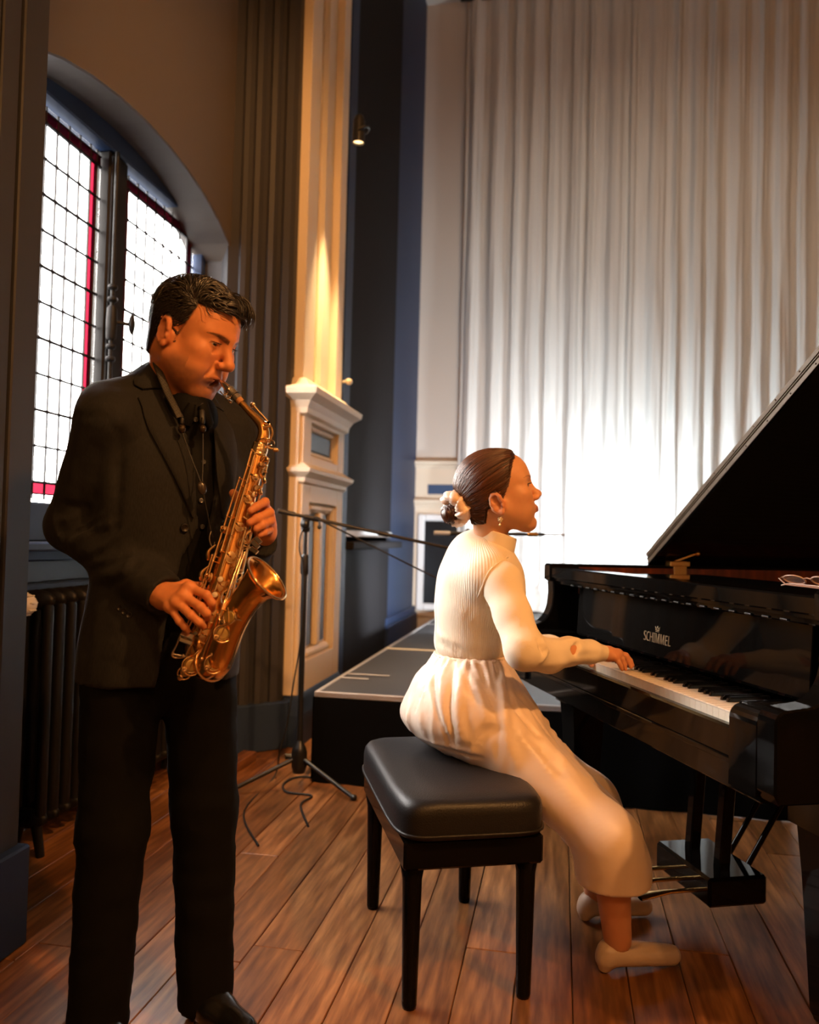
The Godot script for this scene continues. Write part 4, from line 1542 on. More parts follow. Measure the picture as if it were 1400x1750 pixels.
func head_dye(man: bool, hairline: Callable) -> Callable:
	var skin := Color(0.60, 0.235, 0.095) if man else Color(0.60, 0.30, 0.155)
	var hair := Color(0.014, 0.010, 0.008) if man else Color(0.035, 0.013, 0.006)
	var f := FastNoiseLite.new()
	f.seed = 5
	f.frequency = 60.0
	return func(p: Vector3, _n: Vector3) -> Color:
		var c := skin
		var b := f.get_noise_3dv(p)
		c = c * (1.0 + 0.05 * b)
		# redder ears, cheeks and nose
		var ear := clampf((absf(p.x) - 0.070) / 0.01, 0, 1)
		c = c.lerp(Color(0.56, 0.19, 0.09), 0.5 * ear)
		var flush := exp(-((absf(p.x) - 0.042) * (absf(p.x) - 0.042) + (p.y + 0.02) * (p.y + 0.02)) / 0.0006) if p.z > 0.03 else 0.0
		c = c.lerp(Color(0.58, 0.22, 0.12), 0.3 * flush)
		# lips
		var lx := absf(p.x)
		if p.z > 0.08 and lx < 0.024:
			var mid := -0.0555
			var top := -0.0465 - 0.35 * lx * lx / 0.024
			var bot := -0.0655 + 0.35 * lx * lx / 0.024
			var m := clampf(minf(top - p.y, p.y - bot) / 0.002, 0, 1) * clampf((0.0235 - lx) / 0.003, 0, 1)
			c = c.lerp(Color(0.40, 0.13, 0.085) if man else Color(0.40, 0.10, 0.075), 0.8 * m)
			c = c.lerp(Color(0.10, 0.03, 0.02), 0.6 * clampf(1.0 - absf(p.y - mid) / 0.0012, 0, 1) * clampf((0.024 - lx) / 0.003, 0, 1))
		# brows
		if p.z > 0.045 and lx > 0.010 and lx < 0.058:
			var u := (lx - 0.010) / 0.046
			var by := (0.0280 if man else 0.0335) + (0.0065 if man else 0.0075) * sin(u * 2.4)
			var th := (0.0056 if man else 0.0030) * (1.0 - 0.65 * u * u)
			var e := clampf((th - absf(p.y - by)) / 0.0018, 0, 1)
			c = c.lerp(hair, (0.92 if man else 0.95) * e * (0.8 + 0.4 * b))
		# lash line
		if p.z > 0.06:
			for s in [-1, 1]:
				var ex: float = (p.x - s * 0.0325) / 0.0145
				var upper := 0.0145 + 0.0050 * sqrt(maxf(0.0, 1.0 - ex * ex))
				var l := clampf(1.0 - absf(p.y - upper) / (0.0014 if man else 0.0024), 0, 1) * (1.0 if absf(ex) < 1.05 else 0.0)
				c = c.lerp(Color(0.02, 0.012, 0.01), 0.85 * l)
		if man:                                                    # shaved beard
			var j := clampf((-0.036 - p.y + (0.012 if p.z < 0.06 else 0.0)) / 0.02, 0, 1) * clampf((p.z + 0.005) / 0.03, 0, 1) * clampf((p.y + 0.118) / 0.015, 0, 1)
			if lx < 0.032 and p.y > -0.056:
				j *= 0.25
			c = c.lerp(Color(0.15, 0.070, 0.042), 0.66 * j * (0.9 + 0.3 * b))
		var h: float = hairline.call(p)
		c = c.lerp(hair, clampf(h, 0, 1))
		return c


func eyes(head: Node3D, xf: Transform3D, look: Vector3, iris: Color) -> void:
	for s in [-1, 1]:
		var c := Vector3(s * 0.0322, 0.0158, 0.0752)
		var q := Shape.new()
		q.ball(c, Vector3(0.0122, 0.0122, 0.0122), Basis(), 24)
		var way := look.normalized()
		q.dye(func(p: Vector3, _n: Vector3) -> Color:
			var d := (p - c).normalized().dot(way)
			return Color(0.005, 0.004, 0.004) if d > 0.93 else (iris if d > 0.80 else Color(0.62, 0.55, 0.48)))
		for k in q.v.size():
			q.v[k] = xf * q.v[k]
			q.n[k] = (xf.basis * q.n[k]).normalized()
		put("eye", q, dyed("eye_wet", 0.12, 0.6), head)
		var g := Shape.new()
		for k in 16:
			var a := deg_to_rad(-62 + 124.0 * k / 15.0)
			var r0 := c + Vector3(sin(a) * 0.0140, 0.0032 + 0.0010 * cos(a), cos(a) * 0.0148)
			var d := Vector3(sin(a), 0, cos(a))
			g.tube([xf * r0, xf * (r0 + d * 0.0035 - Vector3(0, 0.0012, 0)), xf * (r0 + d * 0.0068 + Vector3(0, 0.0006, 0))], [0.0006, 0.0005, 0.00015], 4, false)
		put("eyelashes", g, solid("lash_black", 0.008, 0.006, 0.005, 0.5), head)


func skin_material(key: String) -> StandardMaterial3D:
	var m := dyed(key, 0.48, 0.38)
	m.subsurf_scatter_enabled = true
	m.subsurf_scatter_strength = 0.12
	return m


func moved(s: Shape, xf: Transform3D) -> Shape:
	for k in s.v.size():
		s.v[k] = xf * s.v[k]
		s.n[k] = (xf.basis * s.n[k]).normalized()
	return s


func lock(s: Shape, pts: Array, r: float, sides := 5, flat := Vector2(1, 0.55), up := Vector3.ZERO) -> void:
	var rad := []
	for k in pts.size():
		var u := float(k) / (pts.size() - 1)
		rad.append(maxf(r * (0.55 + 0.45 * sin(minf(u * 2.2, 1.0) * PI / 2)) * pow(1.0 - u * u * u, 0.7), r * 0.04))
	s.tube(pts, rad, sides, false, flat, up)


# a hand: each finger is a chain of joints rooted in the palm; all joints are world points
func hand_field(wrist: Vector3, forearm: Vector3, wrist_r: float, fingers: Array, thumb: Array, scale := 1.0) -> Field:
	var f := Field.new()
	f.cap(forearm, wrist, wrist_r * 1.12, wrist_r, 0.012)
	var root: Vector3
	for n in fingers.size():
		var j: Array = fingers[n]
		var base := wrist.lerp(j[0], 0.25)
		f.cap(base, j[0], wrist_r * 0.66, 0.0112 * scale, 0.014)
		var r: float = [0.0088, 0.0092, 0.0087, 0.0076][n] * scale
		var rr := [r * 1.14, r * 1.08, r * 0.98, r * 0.84]
		for k in j.size() - 1:
			f.cap(j[k], j[k + 1], rr[mini(k, 3)], rr[mini(k + 1, 3)], 0.0045)
		if n > 0:
			f.cap(fingers[n - 1][0], j[0], 0.0095 * scale, 0.0095 * scale, 0.010)
	if thumb.size() > 1:
		f.cap(wrist.lerp(thumb[0], 0.4), thumb[0], 0.017 * scale, 0.0135 * scale, 0.014)
		for k in thumb.size() - 1:
			f.cap(thumb[k], thumb[k + 1], (0.0125 - 0.0012 * k) * scale, (0.0113 - 0.0015 * k) * scale, 0.006)
	return f


func hand_dye(base: Color, joints: Array, tips: Array) -> Callable:
	var f := FastNoiseLite.new()
	f.seed = 8
	f.frequency = 90.0
	return func(p: Vector3, _n: Vector3) -> Color:
		var c := base * (1.0 + 0.08 * f.get_noise_3dv(p))
		for j in joints:
			c = c.lerp(Color(0.50, 0.16, 0.08), 0.35 * exp(-p.distance_squared_to(j) / 0.00009))
		for t in tips:
			c = c.lerp(Color(0.55, 0.20, 0.12), 0.35 * exp(-p.distance_squared_to(t) / 0.00012))
		return c


# how far the head's surface lies from a centre, for every direction
func radius_map(f: Field, c: Vector3) -> PackedFloat32Array:
	var out := PackedFloat32Array()
	for y in 41:
		var up := PI * (y / 40.0 - 0.5)
		for x in 80:
			var a := TAU * x / 80.0
			var d := Vector3(sin(a) * cos(up), sin(up), cos(a) * cos(up))
			var h := f.hit(c + d * 0.2, c)
			out.append(h.distance_to(c))
	return out


func on_map(m: PackedFloat32Array, d: Vector3) -> float:
	var v := (asin(clampf(d.y, -1, 1)) / PI + 0.5) * 40.0
	var u := fposmod(atan2(d.x, d.z) / TAU, 1.0) * 80.0
	var y := mini(int(v), 39); var x := int(u) % 80
	var x1 := (x + 1) % 80
	var fy := v - y; var fx := u - floorf(u)
	return lerpf(lerpf(m[y * 80 + x], m[y * 80 + x1], fx), lerpf(m[y * 80 + 80 + x], m[y * 80 + 80 + x1], fx), fy)

var man_fwd := Vector3(0.652, 0, 0.758)
var man_left := Vector3(0.758, 0, -0.652)
var man_at := Vector3(-0.5425, 0, -1.83)

func mp(h: float, f := 0.0, l := 0.0) -> Vector3:
	return man_at + Vector3(0, h, 0) + man_fwd * f + man_left * l


func ridges_of(f: Field, list: Array, depth: float) -> Array:    # [[x, y, x, y, ...], half width in px, height in m]: soft folds laid on a cloth along lines
	var out := []
	for r in list:
		var line := []
		for k in range(0, r[0].size(), 2):
			line.append(Vector3(r[0][k], r[0][k + 1], 0))
		var pts := []
		for q in (bend(line, 4) if line.size() > 2 else [line[0], line[0].lerp(line[1], 0.33), line[0].lerp(line[1], 0.67), line[1]]):
			pts.append(f.hit(lens_at, P(q.x, q.y, depth)))
		out.append([pts, px(r[1], depth), r[2]])
	return out


func ridge_push(ridges: Array) -> Callable:
	var boxes := []
	for r in ridges:
		var b := AABB(r[0][0], Vector3.ZERO)
		for p in r[0]:
			b = b.expand(p)
		boxes.append(b.grow(r[1] * 2.6))
	return func(p: Vector3, _n: Vector3) -> float:
		var high := 0.0
		var low := 0.0
		for k in ridges.size():
			if not boxes[k].has_point(p):
				continue
			var best := 1.0
			var pts: Array = ridges[k][0]
			var at := 0
			for j in pts.size() - 1:
				var q := Geometry3D.get_closest_point_to_segment(p, pts[j], pts[j + 1])
				var d := p.distance_squared_to(q)
				if d < best:
					best = d; at = j
			var u := (at + 0.5) / (pts.size() - 1)
			var e: float = ridges[k][2] * exp(-best / (ridges[k][1] * ridges[k][1])) * (0.35 + 0.65 * sin(PI * clampf(u, 0.0, 1.0)))
			high = maxf(high, e)
			low = minf(low, e)
		return high + low


func strip(f: Field, left: Array, right: Array, depth: float, lift: float, thick := 0.003, rows := 16, cols := 6) -> Shape:
	# a cloth strip between two pixel lines, laid on a solid as seen from the front and given its thickness
	var s := Shape.new()
	var a := []; var b := []
	for q in left: a.append(Vector3(q[0], q[1], 0))
	for q in right: b.append(Vector3(q[0], q[1], 0))
	a = resample(a, rows); b = resample(b, rows)
	var rr := []
	for k in rows:
		var top := PackedVector3Array(); var low := PackedVector3Array()
		for c in cols:
			var t := float(c) / (cols - 1)
			var q: Vector3 = a[k].lerp(b[k], t)
			var w := f.hit(lens_at, P(q.x, q.y, depth))
			var n := f.slope(w)
			var up := lift * (0.75 + 0.5 * sin(PI * t)) 
			top.append(w + n * (up + thick)); low.append(w + n * (up * 0.6 - 0.001))
		low.reverse()
		top.append_array(low)
		rr.append(top)
	s.rings(rr, true, true)
	return s


func resample(pts: Array, n: int) -> Array:
	var fine := bend(pts, 10)
	var acc := [0.0]
	for k in range(1, fine.size()):
		acc.append(acc[-1] + fine[k].distance_to(fine[k - 1]))
	var out := []
	var j := 0
	for k in n:
		var want: float = acc[-1] * k / (n - 1)
		while j < fine.size() - 2 and acc[j + 1] < want:
			j += 1
		var span: float = maxf(acc[j + 1] - acc[j], 1e-9)
		out.append(fine[j].lerp(fine[j + 1], clampf((want - acc[j]) / span, 0, 1)))
	return out


func man_head_xf() -> Transform3D:
	var z := Vector3(0.87, -0.375, 0.317).normalized()
	var x := Vector3.UP.cross(z).normalized()
	return Transform3D(Basis(x, z.cross(x), z), P(326, 584, 1.80))


func man_hairline(p: Vector3) -> float:
	var y := p.y; var z := p.z
	if absf(p.x) > 0.0715 and y < 0.030 and z > -0.034:
		return 0.0
	var front := (y - 0.084 + 0.10 * absf(p.x)) / 0.004
	var zb := 0.016 + 0.36 * clampf(y, 0.0, 0.055) if y < 0.055 else 0.036
	var low := -0.014
	if z < 0.0:
		low = 0.030
	if z < -0.026:
		low = lerpf(0.030, -0.060, clampf((-0.026 - z) / 0.030, 0, 1))
	var side := minf((zb - z) / 0.004, (y - low) / 0.004)
	return maxf(front if z > 0.0 else 9.0 * signf(y - 0.04), side)


func build_man() -> void:
	var t := thing("person", "dark-haired man in a black jacket, head bowed, standing and playing a saxophone", "person", Transform3D(Basis(), Vector3(man_at.x, 0, man_at.z)))
	var back := t.transform.affine_inverse()
	var body_b := Basis(man_left, Vector3.UP, man_fwd)
	# ---- jacket
	var base := Field.new()
	base.ell(mp(1.19, 0.015), Vector3(0.172, 0.20, 0.122), body_b, 0.05)
	base.ell(mp(1.00, 0.01), Vector3(0.160, 0.24, 0.122), body_b, 0.05)
	base.ell(mp(0.80, -0.005), Vector3(0.182, 0.24, 0.145), body_b, 0.06)
	base.cap(mp(1.335, -0.01, -0.135), mp(1.335, -0.01, 0.145), 0.064, 0.062, 0.05)
	base.cap(mp(1.415, -0.035, 0.0), mp(1.365, -0.02, -0.13), 0.062, 0.050, 0.05)
	base.cap(mp(1.415, -0.035, 0.0), mp(1.365, -0.02, 0.13), 0.062, 0.050, 0.05)
	var rsh := P(188, 722, 1.715); var rel := P(124, 898, 1.80); var rcu := P(276, 1014, 1.66)
	var lsh := P(400, 742, 1.955); var lel := P(404, 975, 1.90); var lcu := P(447, 926, 1.742)
	base.cap(rsh, rel, 0.066, 0.057, 0.03)
	base.cap(rel, rcu, 0.057, 0.046, 0.02)
	base.cap(lsh, lel, 0.062, 0.052, 0.03)
	base.cap(lel, lcu, 0.050, 0.036, 0.02)
	var way := (rcu - rel).normalized()
	base.ell(rcu + way * 0.046, Vector3(0.060, 0.046, 0.060), Basis(way.cross(Vector3.UP).normalized(), way, way.cross(way.cross(Vector3.UP)).normalized()), 0.003, true)
	way = (lcu - lel).normalized()
	base.ell(lcu + way * 0.040, Vector3(0.050, 0.040, 0.050), Basis(way.cross(Vector3.UP).normalized(), way, way.cross(way.cross(Vector3.UP)).normalized()), 0.003, true)
	base.plane(mp(0.772), Vector3(0.02, -1, 0.02), 0.004)
	# the opening at the front and the neck
	var open := [[318, 676, 30], [346, 760, 30], [352, 840, 20], [345, 905, 12], [340, 960, 34], [335, 1040, 50], [330, 1130, 58], [325, 1220, 72]]
	var coat := Field.new()
	for nm in ["kind", "a", "ab", "ibb", "ra", "dr", "rad", "k", "cut", "all"]:
		coat.set(nm, base.get(nm).duplicate())
	coat.inv = base.inv.duplicate()
	var seam := []
	for e in open:
		var w := base.hit(lens_at, P(e[0], e[1], 1.72))
		seam.append(w + (w - lens_at).normalized() * 0.012)
	for k in open.size() - 1:
		coat.cap(seam[k], seam[k + 1], px(open[k][2], 1.7), px(open[k + 1][2], 1.7), 0.004, true)
	coat.cap(P(312, 655, 1.83), P(322, 720, 1.80), 0.058, 0.050, 0.005, true)
	var s := coat.mesh(0.0075)
	var ridges := ridges_of(base, [[[92, 893, 134, 882], 7, 0.006], [[120, 929, 170, 899], 8, 0.009], [[170, 899, 205, 893], 7, 0.005], [[160, 993, 212, 975], 8, 0.007], [[212, 975, 226, 946], 7, 0.008],
		[[100, 860, 150, 868], 8, -0.005], [[105, 910, 150, 905], 6, -0.006], [[140, 960, 195, 935], 9, -0.006], [[180, 1000, 235, 990], 9, -0.004], [[225, 960, 262, 985], 9, -0.003],
		[[128, 760, 118, 850], 12, 0.003], [[165, 770, 160, 850], 12, -0.004], [[205, 740, 198, 900], 9, -0.009], [[225, 720, 240, 760], 16, 0.004], [[240, 1010, 250, 1100], 14, -0.005], [[205, 1060, 190, 1160], 22, 0.005], [[150, 1060, 140, 1150], 16, -0.004],
		[[96, 845, 92, 893, 108, 935], 7, 0.004], [[118, 910, 150, 896, 176, 880], 5, 0.005], [[150, 948, 190, 925, 212, 902], 6, 0.006], [[148, 975, 195, 962, 235, 940], 5, -0.005], [[205, 1002, 232, 985, 246, 962], 6, 0.005], [[130, 700, 200, 690], 8, 0.002], [[128, 712, 185, 712], 4, -0.003], [[185, 712, 205, 760], 4, -0.004]], 1.72)
	s.push(ridge_push(ridges))
	var wob := FastNoiseLite.new()
	wob.seed = 3
	wob.frequency = 9.0
	s.push(func(p: Vector3, _n: Vector3) -> float: return 0.0030 * wob.get_noise_3d(p.x, p.y * 0.6, p.z))
	var cloth := solid("jacket_linen", 0.020, 0.0205, 0.0225, 0.82, 0.0, 0.35)
	var slub := noise_tex(0.05, 31, 512, 4, Vector2(1, 1), ramp(Color(0.62, 0.62, 0.62), Color(1, 1, 1)))
	grain(cloth, slub, Vector3(14, 2.2, 14))
	cloth.heightmap_enabled = true
	cloth.heightmap_texture = slub
	cloth.heightmap_scale = 0.05
	cloth.rim_enabled = true
	cloth.rim = 0.25
	cloth.rim_tint = 0.6
	var jacket := put("jacket", moved(s, back), cloth, t)
	var rl := strip(base, [[244, 671], [234, 677], [240, 692], [248, 722], [270, 764], [303, 828], [327, 884]], [[284, 669], [294, 692], [303, 713], [316, 764], [328, 816], [333, 862], [330, 886]], 1.74, 0.004)
	put("lapel", moved(rl, back), cloth, jacket)
	rl = strip(base, [[262, 617], [243, 636], [227, 656], [243, 668]], [[266, 621], [272, 640], [277, 653], [284, 667]], 1.78, 0.006, 0.003, 10, 5)
	put("collar", moved(rl, back), cloth, jacket)
	rl = strip(base, [[352, 690], [362, 722], [366, 762], [369, 812], [374, 850], [378, 884]], [[361, 682], [380, 706], [394, 734], [402, 776], [397, 836], [380, 888]], 1.80, 0.004)
	put("lapel", moved(rl, back), cloth, jacket)
	rl = strip(base, [[345, 676], [349, 686], [354, 694]], [[358, 672], [370, 690], [380, 706]], 1.84, 0.006, 0.003, 8, 5)
	put("collar", moved(rl, back), cloth, jacket)
	var button := solid("horn_button", 0.012, 0.010, 0.009, 0.3)
	for b in [[315, 902, 0.009], [213, 1045, 0.006], [221, 1051, 0.006], [206, 1039, 0.006]]:
		var w := base.hit(lens_at, P(b[0], b[1], 1.70))
		var n := base.slope(w)
		var o := Shape.new()
		o.lathe([[0.0005, 0.003], [b[2] * 0.6, 0.003], [b[2] * 0.85, 0.005], [b[2], 0.004], [b[2], 0.0], [0.0005, 0.0]], back * Transform3D(Basis(Quaternion(Vector3.UP, n)), w), 14)
		put("button", o, button, jacket)
	# ---- shirt and trousers under it
	var sh := Field.new()
	sh.ell(mp(1.19, 0.015), Vector3(0.150, 0.19, 0.108), body_b, 0.05)
	sh.ell(mp(1.00, 0.01), Vector3(0.142, 0.24, 0.108), body_b, 0.05)
	sh.cap(mp(1.325, -0.01, -0.13), mp(1.325, -0.01, 0.13), 0.052, 0.052, 0.05)
	sh.cap(P(313, 668, 1.82), P(322, 712, 1.80), 0.060, 0.064, 0.03)
	sh.cap(mp(1.15, 0.11, 0.02), mp(1.34, 0.055, 0.02), 0.012, 0.014, 0.04)
	sh.plane(P(318, 687, 1.80), Vector3(-0.10, 1, -0.25), 0.003)
	s = sh.mesh(0.009)
	s.push(ridge_push(ridges_of(sh, [[[338, 712, 346, 860], 5, 0.003], [[318, 760, 330, 850], 5, 0.004], [[360, 760, 350, 850], 5, 0.004], [[310, 700, 334, 712], 4, 0.003]], 1.74)))
	var black := solid("shirt_black", 0.0028, 0.0028, 0.003, 0.7, 0.0, 0.25)
	var shirt := put("shirt", moved(s, back), black, t)
	for b in [[334, 717], [343, 856], [347, 790], [345, 900]]:
		var w := sh.hit(lens_at, P(b[0], b[1], 1.72))
		var o := Shape.new()
		o.lathe([[0.0005, 0.003], [0.0035, 0.002], [0.0055, 0.004], [0.0055, 0.0], [0.0005, 0.0]], back * Transform3D(Basis(Quaternion(Vector3.UP, sh.slope(w))), w), 12)
		put("button", o, solid("shirt_button", 0.05, 0.05, 0.055, 0.25), shirt)
	for side in [[[[322, 690], [312, 706], [306, 722]], [[334, 694], [331, 712], [326, 728]]], [[[352, 688], [358, 706], [362, 722]], [[338, 696], [346, 716], [354, 730]]]]:
		put("collar", moved(strip(sh, side[0], side[1], 1.74, 0.004, 0.003, 6, 4), back), black, shirt)
	var tr := Field.new()
	tr.ell(mp(0.86, -0.005), Vector3(0.155, 0.16, 0.118), body_b, 0.05)
	tr.chain([mp(0.80, 0, -0.088), mp(0.47, 0.02, -0.105), mp(0.06, 0.0, -0.115)], [0.088, 0.070, 0.062], 0.03)
	tr.chain([mp(0.80, 0, 0.088), mp(0.47, 0.03, 0.100), mp(0.06, 0.04, 0.110)], [0.088, 0.070, 0.062], 0.03)
	tr.plane(mp(0.03), Vector3.DOWN, 0.003)
	s = tr.mesh(0.013)
	s.push(func(p: Vector3, _n: Vector3) -> float: return 0.006 * wob.get_noise_3d(p.x * 0.8, p.y * 1.6, p.z * 0.8))
	put("trousers", moved(s, back), solid("trouser_black", 0.003, 0.0028, 0.0028, 0.9, 0.0, 0.25), t)
	for l in [[-0.115, 0.0], [0.110, 0.04]]:
		var so := Field.new()
		so.cap(mp(0.045, l[1] - 0.03, l[0]), mp(0.035, l[1] + 0.14, l[0] * 1.15), 0.042, 0.036, 0.02)
		so.cap(mp(0.07, l[1] - 0.01, l[0]), mp(0.05, l[1] + 0.05, l[0]), 0.044, 0.04, 0.02)
		so.plane(mp(0.002), Vector3.DOWN, 0.002)
		put("shoe", moved(so.mesh(0.009), back), solid("shoe_black", 0.006, 0.006, 0.006, 0.25), t)
	# ---- body: head, neck, hands and what the clothes hide, one surface
	var hx := man_head_xf()
	var inv := hx.affine_inverse()
	var hf := head_field(true, inv * P(306, 706, 1.85), 0.055, 0.062)
	hf.cap(Vector3(0, -0.060, 0.118), Vector3(0, -0.064, 0.085), 0.0085, 0.0085, 0.003, true)     # the mouthpiece parts the lips
	var hs := hf.mesh(0.0019)
	hs.push(func(p: Vector3, _n: Vector3) -> float: return 0.007 * smoothstep(0.0, 1.0, clampf(man_hairline(p) * 0.4, 0, 1)) * (1.0 if absf(p.x) < 0.071 or p.y > 0.03 else 0.3))
	hs.dye(head_dye(true, man_hairline))
	moved(hs, hx)
	var skin := Color(0.60, 0.235, 0.095)
	# his right hand, on the lower keys
	var rw := P(279, 1019, 1.645)
	var rf := [[P(325, 1004, 1.610), P(353, 1017, 1.590), P(362, 1030, 1.592), P(363, 1040, 1.602)],
		[P(315, 1019, 1.600), P(342, 1037, 1.578), P(353, 1048, 1.582), P(355, 1056, 1.592)],
		[P(303, 1030, 1.598), P(326, 1051, 1.576), P(341, 1064, 1.580), P(348, 1071, 1.590)],
		[P(291, 1038, 1.604), P(307, 1062, 1.586), P(316, 1072, 1.588), P(321, 1078, 1.594)]]
	var hand := hand_field(rw, P(240, 990, 1.68), 0.027, rf, [P(318, 1000, 1.66), P(340, 1004, 1.675), P(352, 1014, 1.68)], 0.90)
	# knuckles and tendons
	for k in 4:
		hand.ell(rf[k][0] + Vector3(-0.002, 0.003, 0.006), Vector3(0.010, 0.010, 0.009), Basis(), 0.008)
		hand.cap(rw.lerp(rf[k][0], 0.25) + Vector3(0, 0.002, 0.018), rf[k][0] + Vector3(0, 0.002, 0.008), 0.003, 0.0032, 0.010)
	var s2 := hand.mesh(0.0026)
	s2.dye(hand_dye(skin * 1.05, [rf[0][0], rf[1][0], rf[2][0], rf[3][0], rf[0][1], rf[1][1], rf[2][1], rf[3][1]], [rf[0][3], rf[1][3], rf[2][3], rf[3][3]]))
	hs.add(s2)
	# his left hand, on the upper keys
	var lw := P(453, 912, 1.748)
	var lf := [[P(455, 872, 1.735), P(453, 858, 1.690), P(438, 866, 1.655), P(428, 873, 1.645)],
		[P(459, 884, 1.735), P(461, 876, 1.685), P(440, 886, 1.650), P(427, 893, 1.642)],
		[P(461, 898, 1.735), P(463, 890, 1.688), P(448, 898, 1.655), P(438, 904, 1.648)],
		[P(459, 912, 1.738), P(461, 906, 1.696), P(452, 910, 1.668), P(445, 914, 1.660)]]
	hand = hand_field(lw, P(440, 945, 1.79), 0.024, lf, [P(430, 880, 1.745), P(412, 862, 1.735), P(399, 843, 1.722)], 0.95)
	s2 = hand.mesh(0.0026)
	s2.dye(hand_dye(skin * 1.0, [lf[0][1], lf[1][1], lf[2][1], lf[3][1]], [lf[0][3], lf[1][3], lf[2][3], lf[3][3]]))
	hs.add(s2)
	var under := Field.new()
	under.ell(mp(1.19, 0.015), Vector3(0.135, 0.17, 0.09), body_b, 0.05)
	under.ell(mp(0.95, 0.01), Vector3(0.125, 0.20, 0.09), body_b, 0.05)
	under.chain([mp(1.32, -0.01, -0.14), rel, rw], [0.045, 0.036, 0.024], 0.03)
	under.chain([mp(1.32, -0.01, 0.14), lel, lw], [0.045, 0.036, 0.024], 0.03)
	under.cap(P(306, 706, 1.85), mp(1.25), 0.052, 0.06, 0.05)
	under.chain([mp(0.80, 0, -0.085), mp(0.47, 0.02, -0.105), mp(0.06, 0.0, -0.115)], [0.07, 0.048, 0.035], 0.03)
	under.chain([mp(0.80, 0, 0.085), mp(0.47, 0.03, 0.100), mp(0.06, 0.04, 0.110)], [0.07, 0.048, 0.035], 0.03)
	s2 = under.mesh(0.016)
	s2.dye(func(_p: Vector3, _n: Vector3) -> Color: return skin)
	hs.add(s2)
	var body := put("body", moved(hs, back), skin_material("skin"), t)
	eyes(body, back * hx, Vector3(-0.05, -0.40, 1.0), Color(0.03, 0.015, 0.008))
	# fingernails
	# ---- hair
	var g := Shape.new()
	var rn := RandomNumberGenerator.new()
	rn.seed = 77
	var made := 0
	var wave := FastNoiseLite.new()
	wave.seed = 12
	wave.frequency = 26.0
	var hc := Vector3(0, 0.040, -0.005)
	var rmap := radius_map(head_field(true, inv * P(306, 706, 1.85), 0.055, 0.062, false), hc)
	for n in 20000:
		if made >= 2300:
			break
		var d := Vector3(rn.randfn(), rn.randfn() * 0.9 + 0.25, rn.randfn()).normalized()
		var root := hc + d * on_map(rmap, d)
		if man_hairline(root) < 0.1:
			continue
		made += 1
		var top := clampf((root.y - 0.055) / 0.05, 0, 1)
		var front := clampf((root.z + 0.05) / 0.07, 0, 1)
		var flow := Vector3(0.1 * signf(root.x), -0.50, -0.85).lerp(Vector3(0.88, 0.12, 0.32), top * front)
		flow = flow.lerp(Vector3(0, -0.9, -0.15), clampf((-0.05 - root.z) / 0.05, 0, 1) * (1.0 - 0.5 * top))
		var bendy := wave.get_noise_3dv(root)
		flow = flow.rotated(d, 0.9 * bendy) + Vector3(rn.randfn(), rn.randfn(), rn.randfn()) * 0.10
		var length := lerpf(0.020, 0.046, top) * rn.randf_range(0.8, 1.25)
		if root.y < 0.02:
			length = 0.012
		var pts := []
		var p := root
		var ph := 9.0 * wave.get_noise_3dv(root * 0.6 + Vector3(3, 0, 0)) + rn.randfn() * 0.25
		var side := flow.cross(d).normalized()
		var puff := 0.035 + (0.11 + 0.07 * front) * top * (0.75 + 0.5 * wave.get_noise_3dv(root * 0.5 + Vector3(0, 5, 0)))
		for k in 8:
			var u := k / 7.0
			var rel2 := (p - hc).normalized()
			var lift := 0.0035 + 0.09 * puff * sin(minf(u * 1.3, 1.0) * PI * 0.66)
			var q := hc + rel2 * (on_map(rmap, rel2) + lift) + side * 0.0042 * sin(ph + u * 7.5) * (0.25 + u) * (0.35 + top)
			pts.append(hx * q)
			var nn := rel2
			var tt := (flow - nn * flow.dot(nn)).normalized()
			p += tt * length / 7.0
		lock(g, pts, rn.randf_range(0.0012, 0.0021) * (0.8 + 0.5 * top))
	for n in 260:                                             # the quiff that tips over the brow
		var x := rn.randf_range(-0.012, 0.052)
		var root := Vector3(x, 0.107 - 2.0 * x * x + rn.randfn() * 0.004, 0.046 - 5.0 * x * x + rn.randfn() * 0.008)
		var grp := floorf((x + 0.04) / 0.011)
		var w := 0.9 + 0.22 * sin(grp * 2.3) + rn.randfn() * 0.05
		var lean := 0.010 + 0.006 * sin(grp * 1.7) + rn.randfn() * 0.0015
		var tip := 0.004 + 0.026 * clampf((x + 0.01) / 0.05, 0, 1)
		var ctrl := [root, root + Vector3(lean * 0.4, 0.010, 0.010) * w, root + Vector3(lean, 0.012, 0.026) * w, root + Vector3(lean * 1.4, 0.002, 0.040) * w, root + Vector3(lean * 1.5, -tip, 0.044) * w]
		var pts := []
		for q in bend(ctrl, 3):
			pts.append(hx * (q + Vector3(rn.randfn(), rn.randfn(), rn.randfn()) * 0.0004))
		lock(g, pts, rn.randf_range(0.0013, 0.0024))
	var hair := solid("hair_black", 0.012, 0.009, 0.007, 0.38, 0.0, 0.6)
	put("hair", moved(g, back), hair, t)

# ================================================================ the saxophone
var sax_line := []       # centre of the body tube, from neck end to bow
var sax_rad := []

func sax_frame(t: float) -> Transform3D:                        # x to the viewer's right, y up the tube, z off the front of it
	var n := sax_line.size() - 1
	var u := clampf(t, 0, 1) * n
	var k := mini(int(u), n - 1)
	var at: Vector3 = sax_line[k].lerp(sax_line[k + 1], u - k)
	var y: Vector3 = (sax_line[k] - sax_line[k + 1]).normalized()
	var z := (Vector3(0.25, 0.1, 1.0) - y * y.dot(Vector3(0.25, 0.1, 1.0))).normalized()
	return Transform3D(Basis(y.cross(z), y, z), at)


func sax_r(t: float) -> float:
	var n := sax_rad.size() - 1
	var u := clampf(t, 0, 1) * n
	var k := mini(int(u), n - 1)
	return lerpf(sax_rad[k], sax_rad[k + 1], u - k)


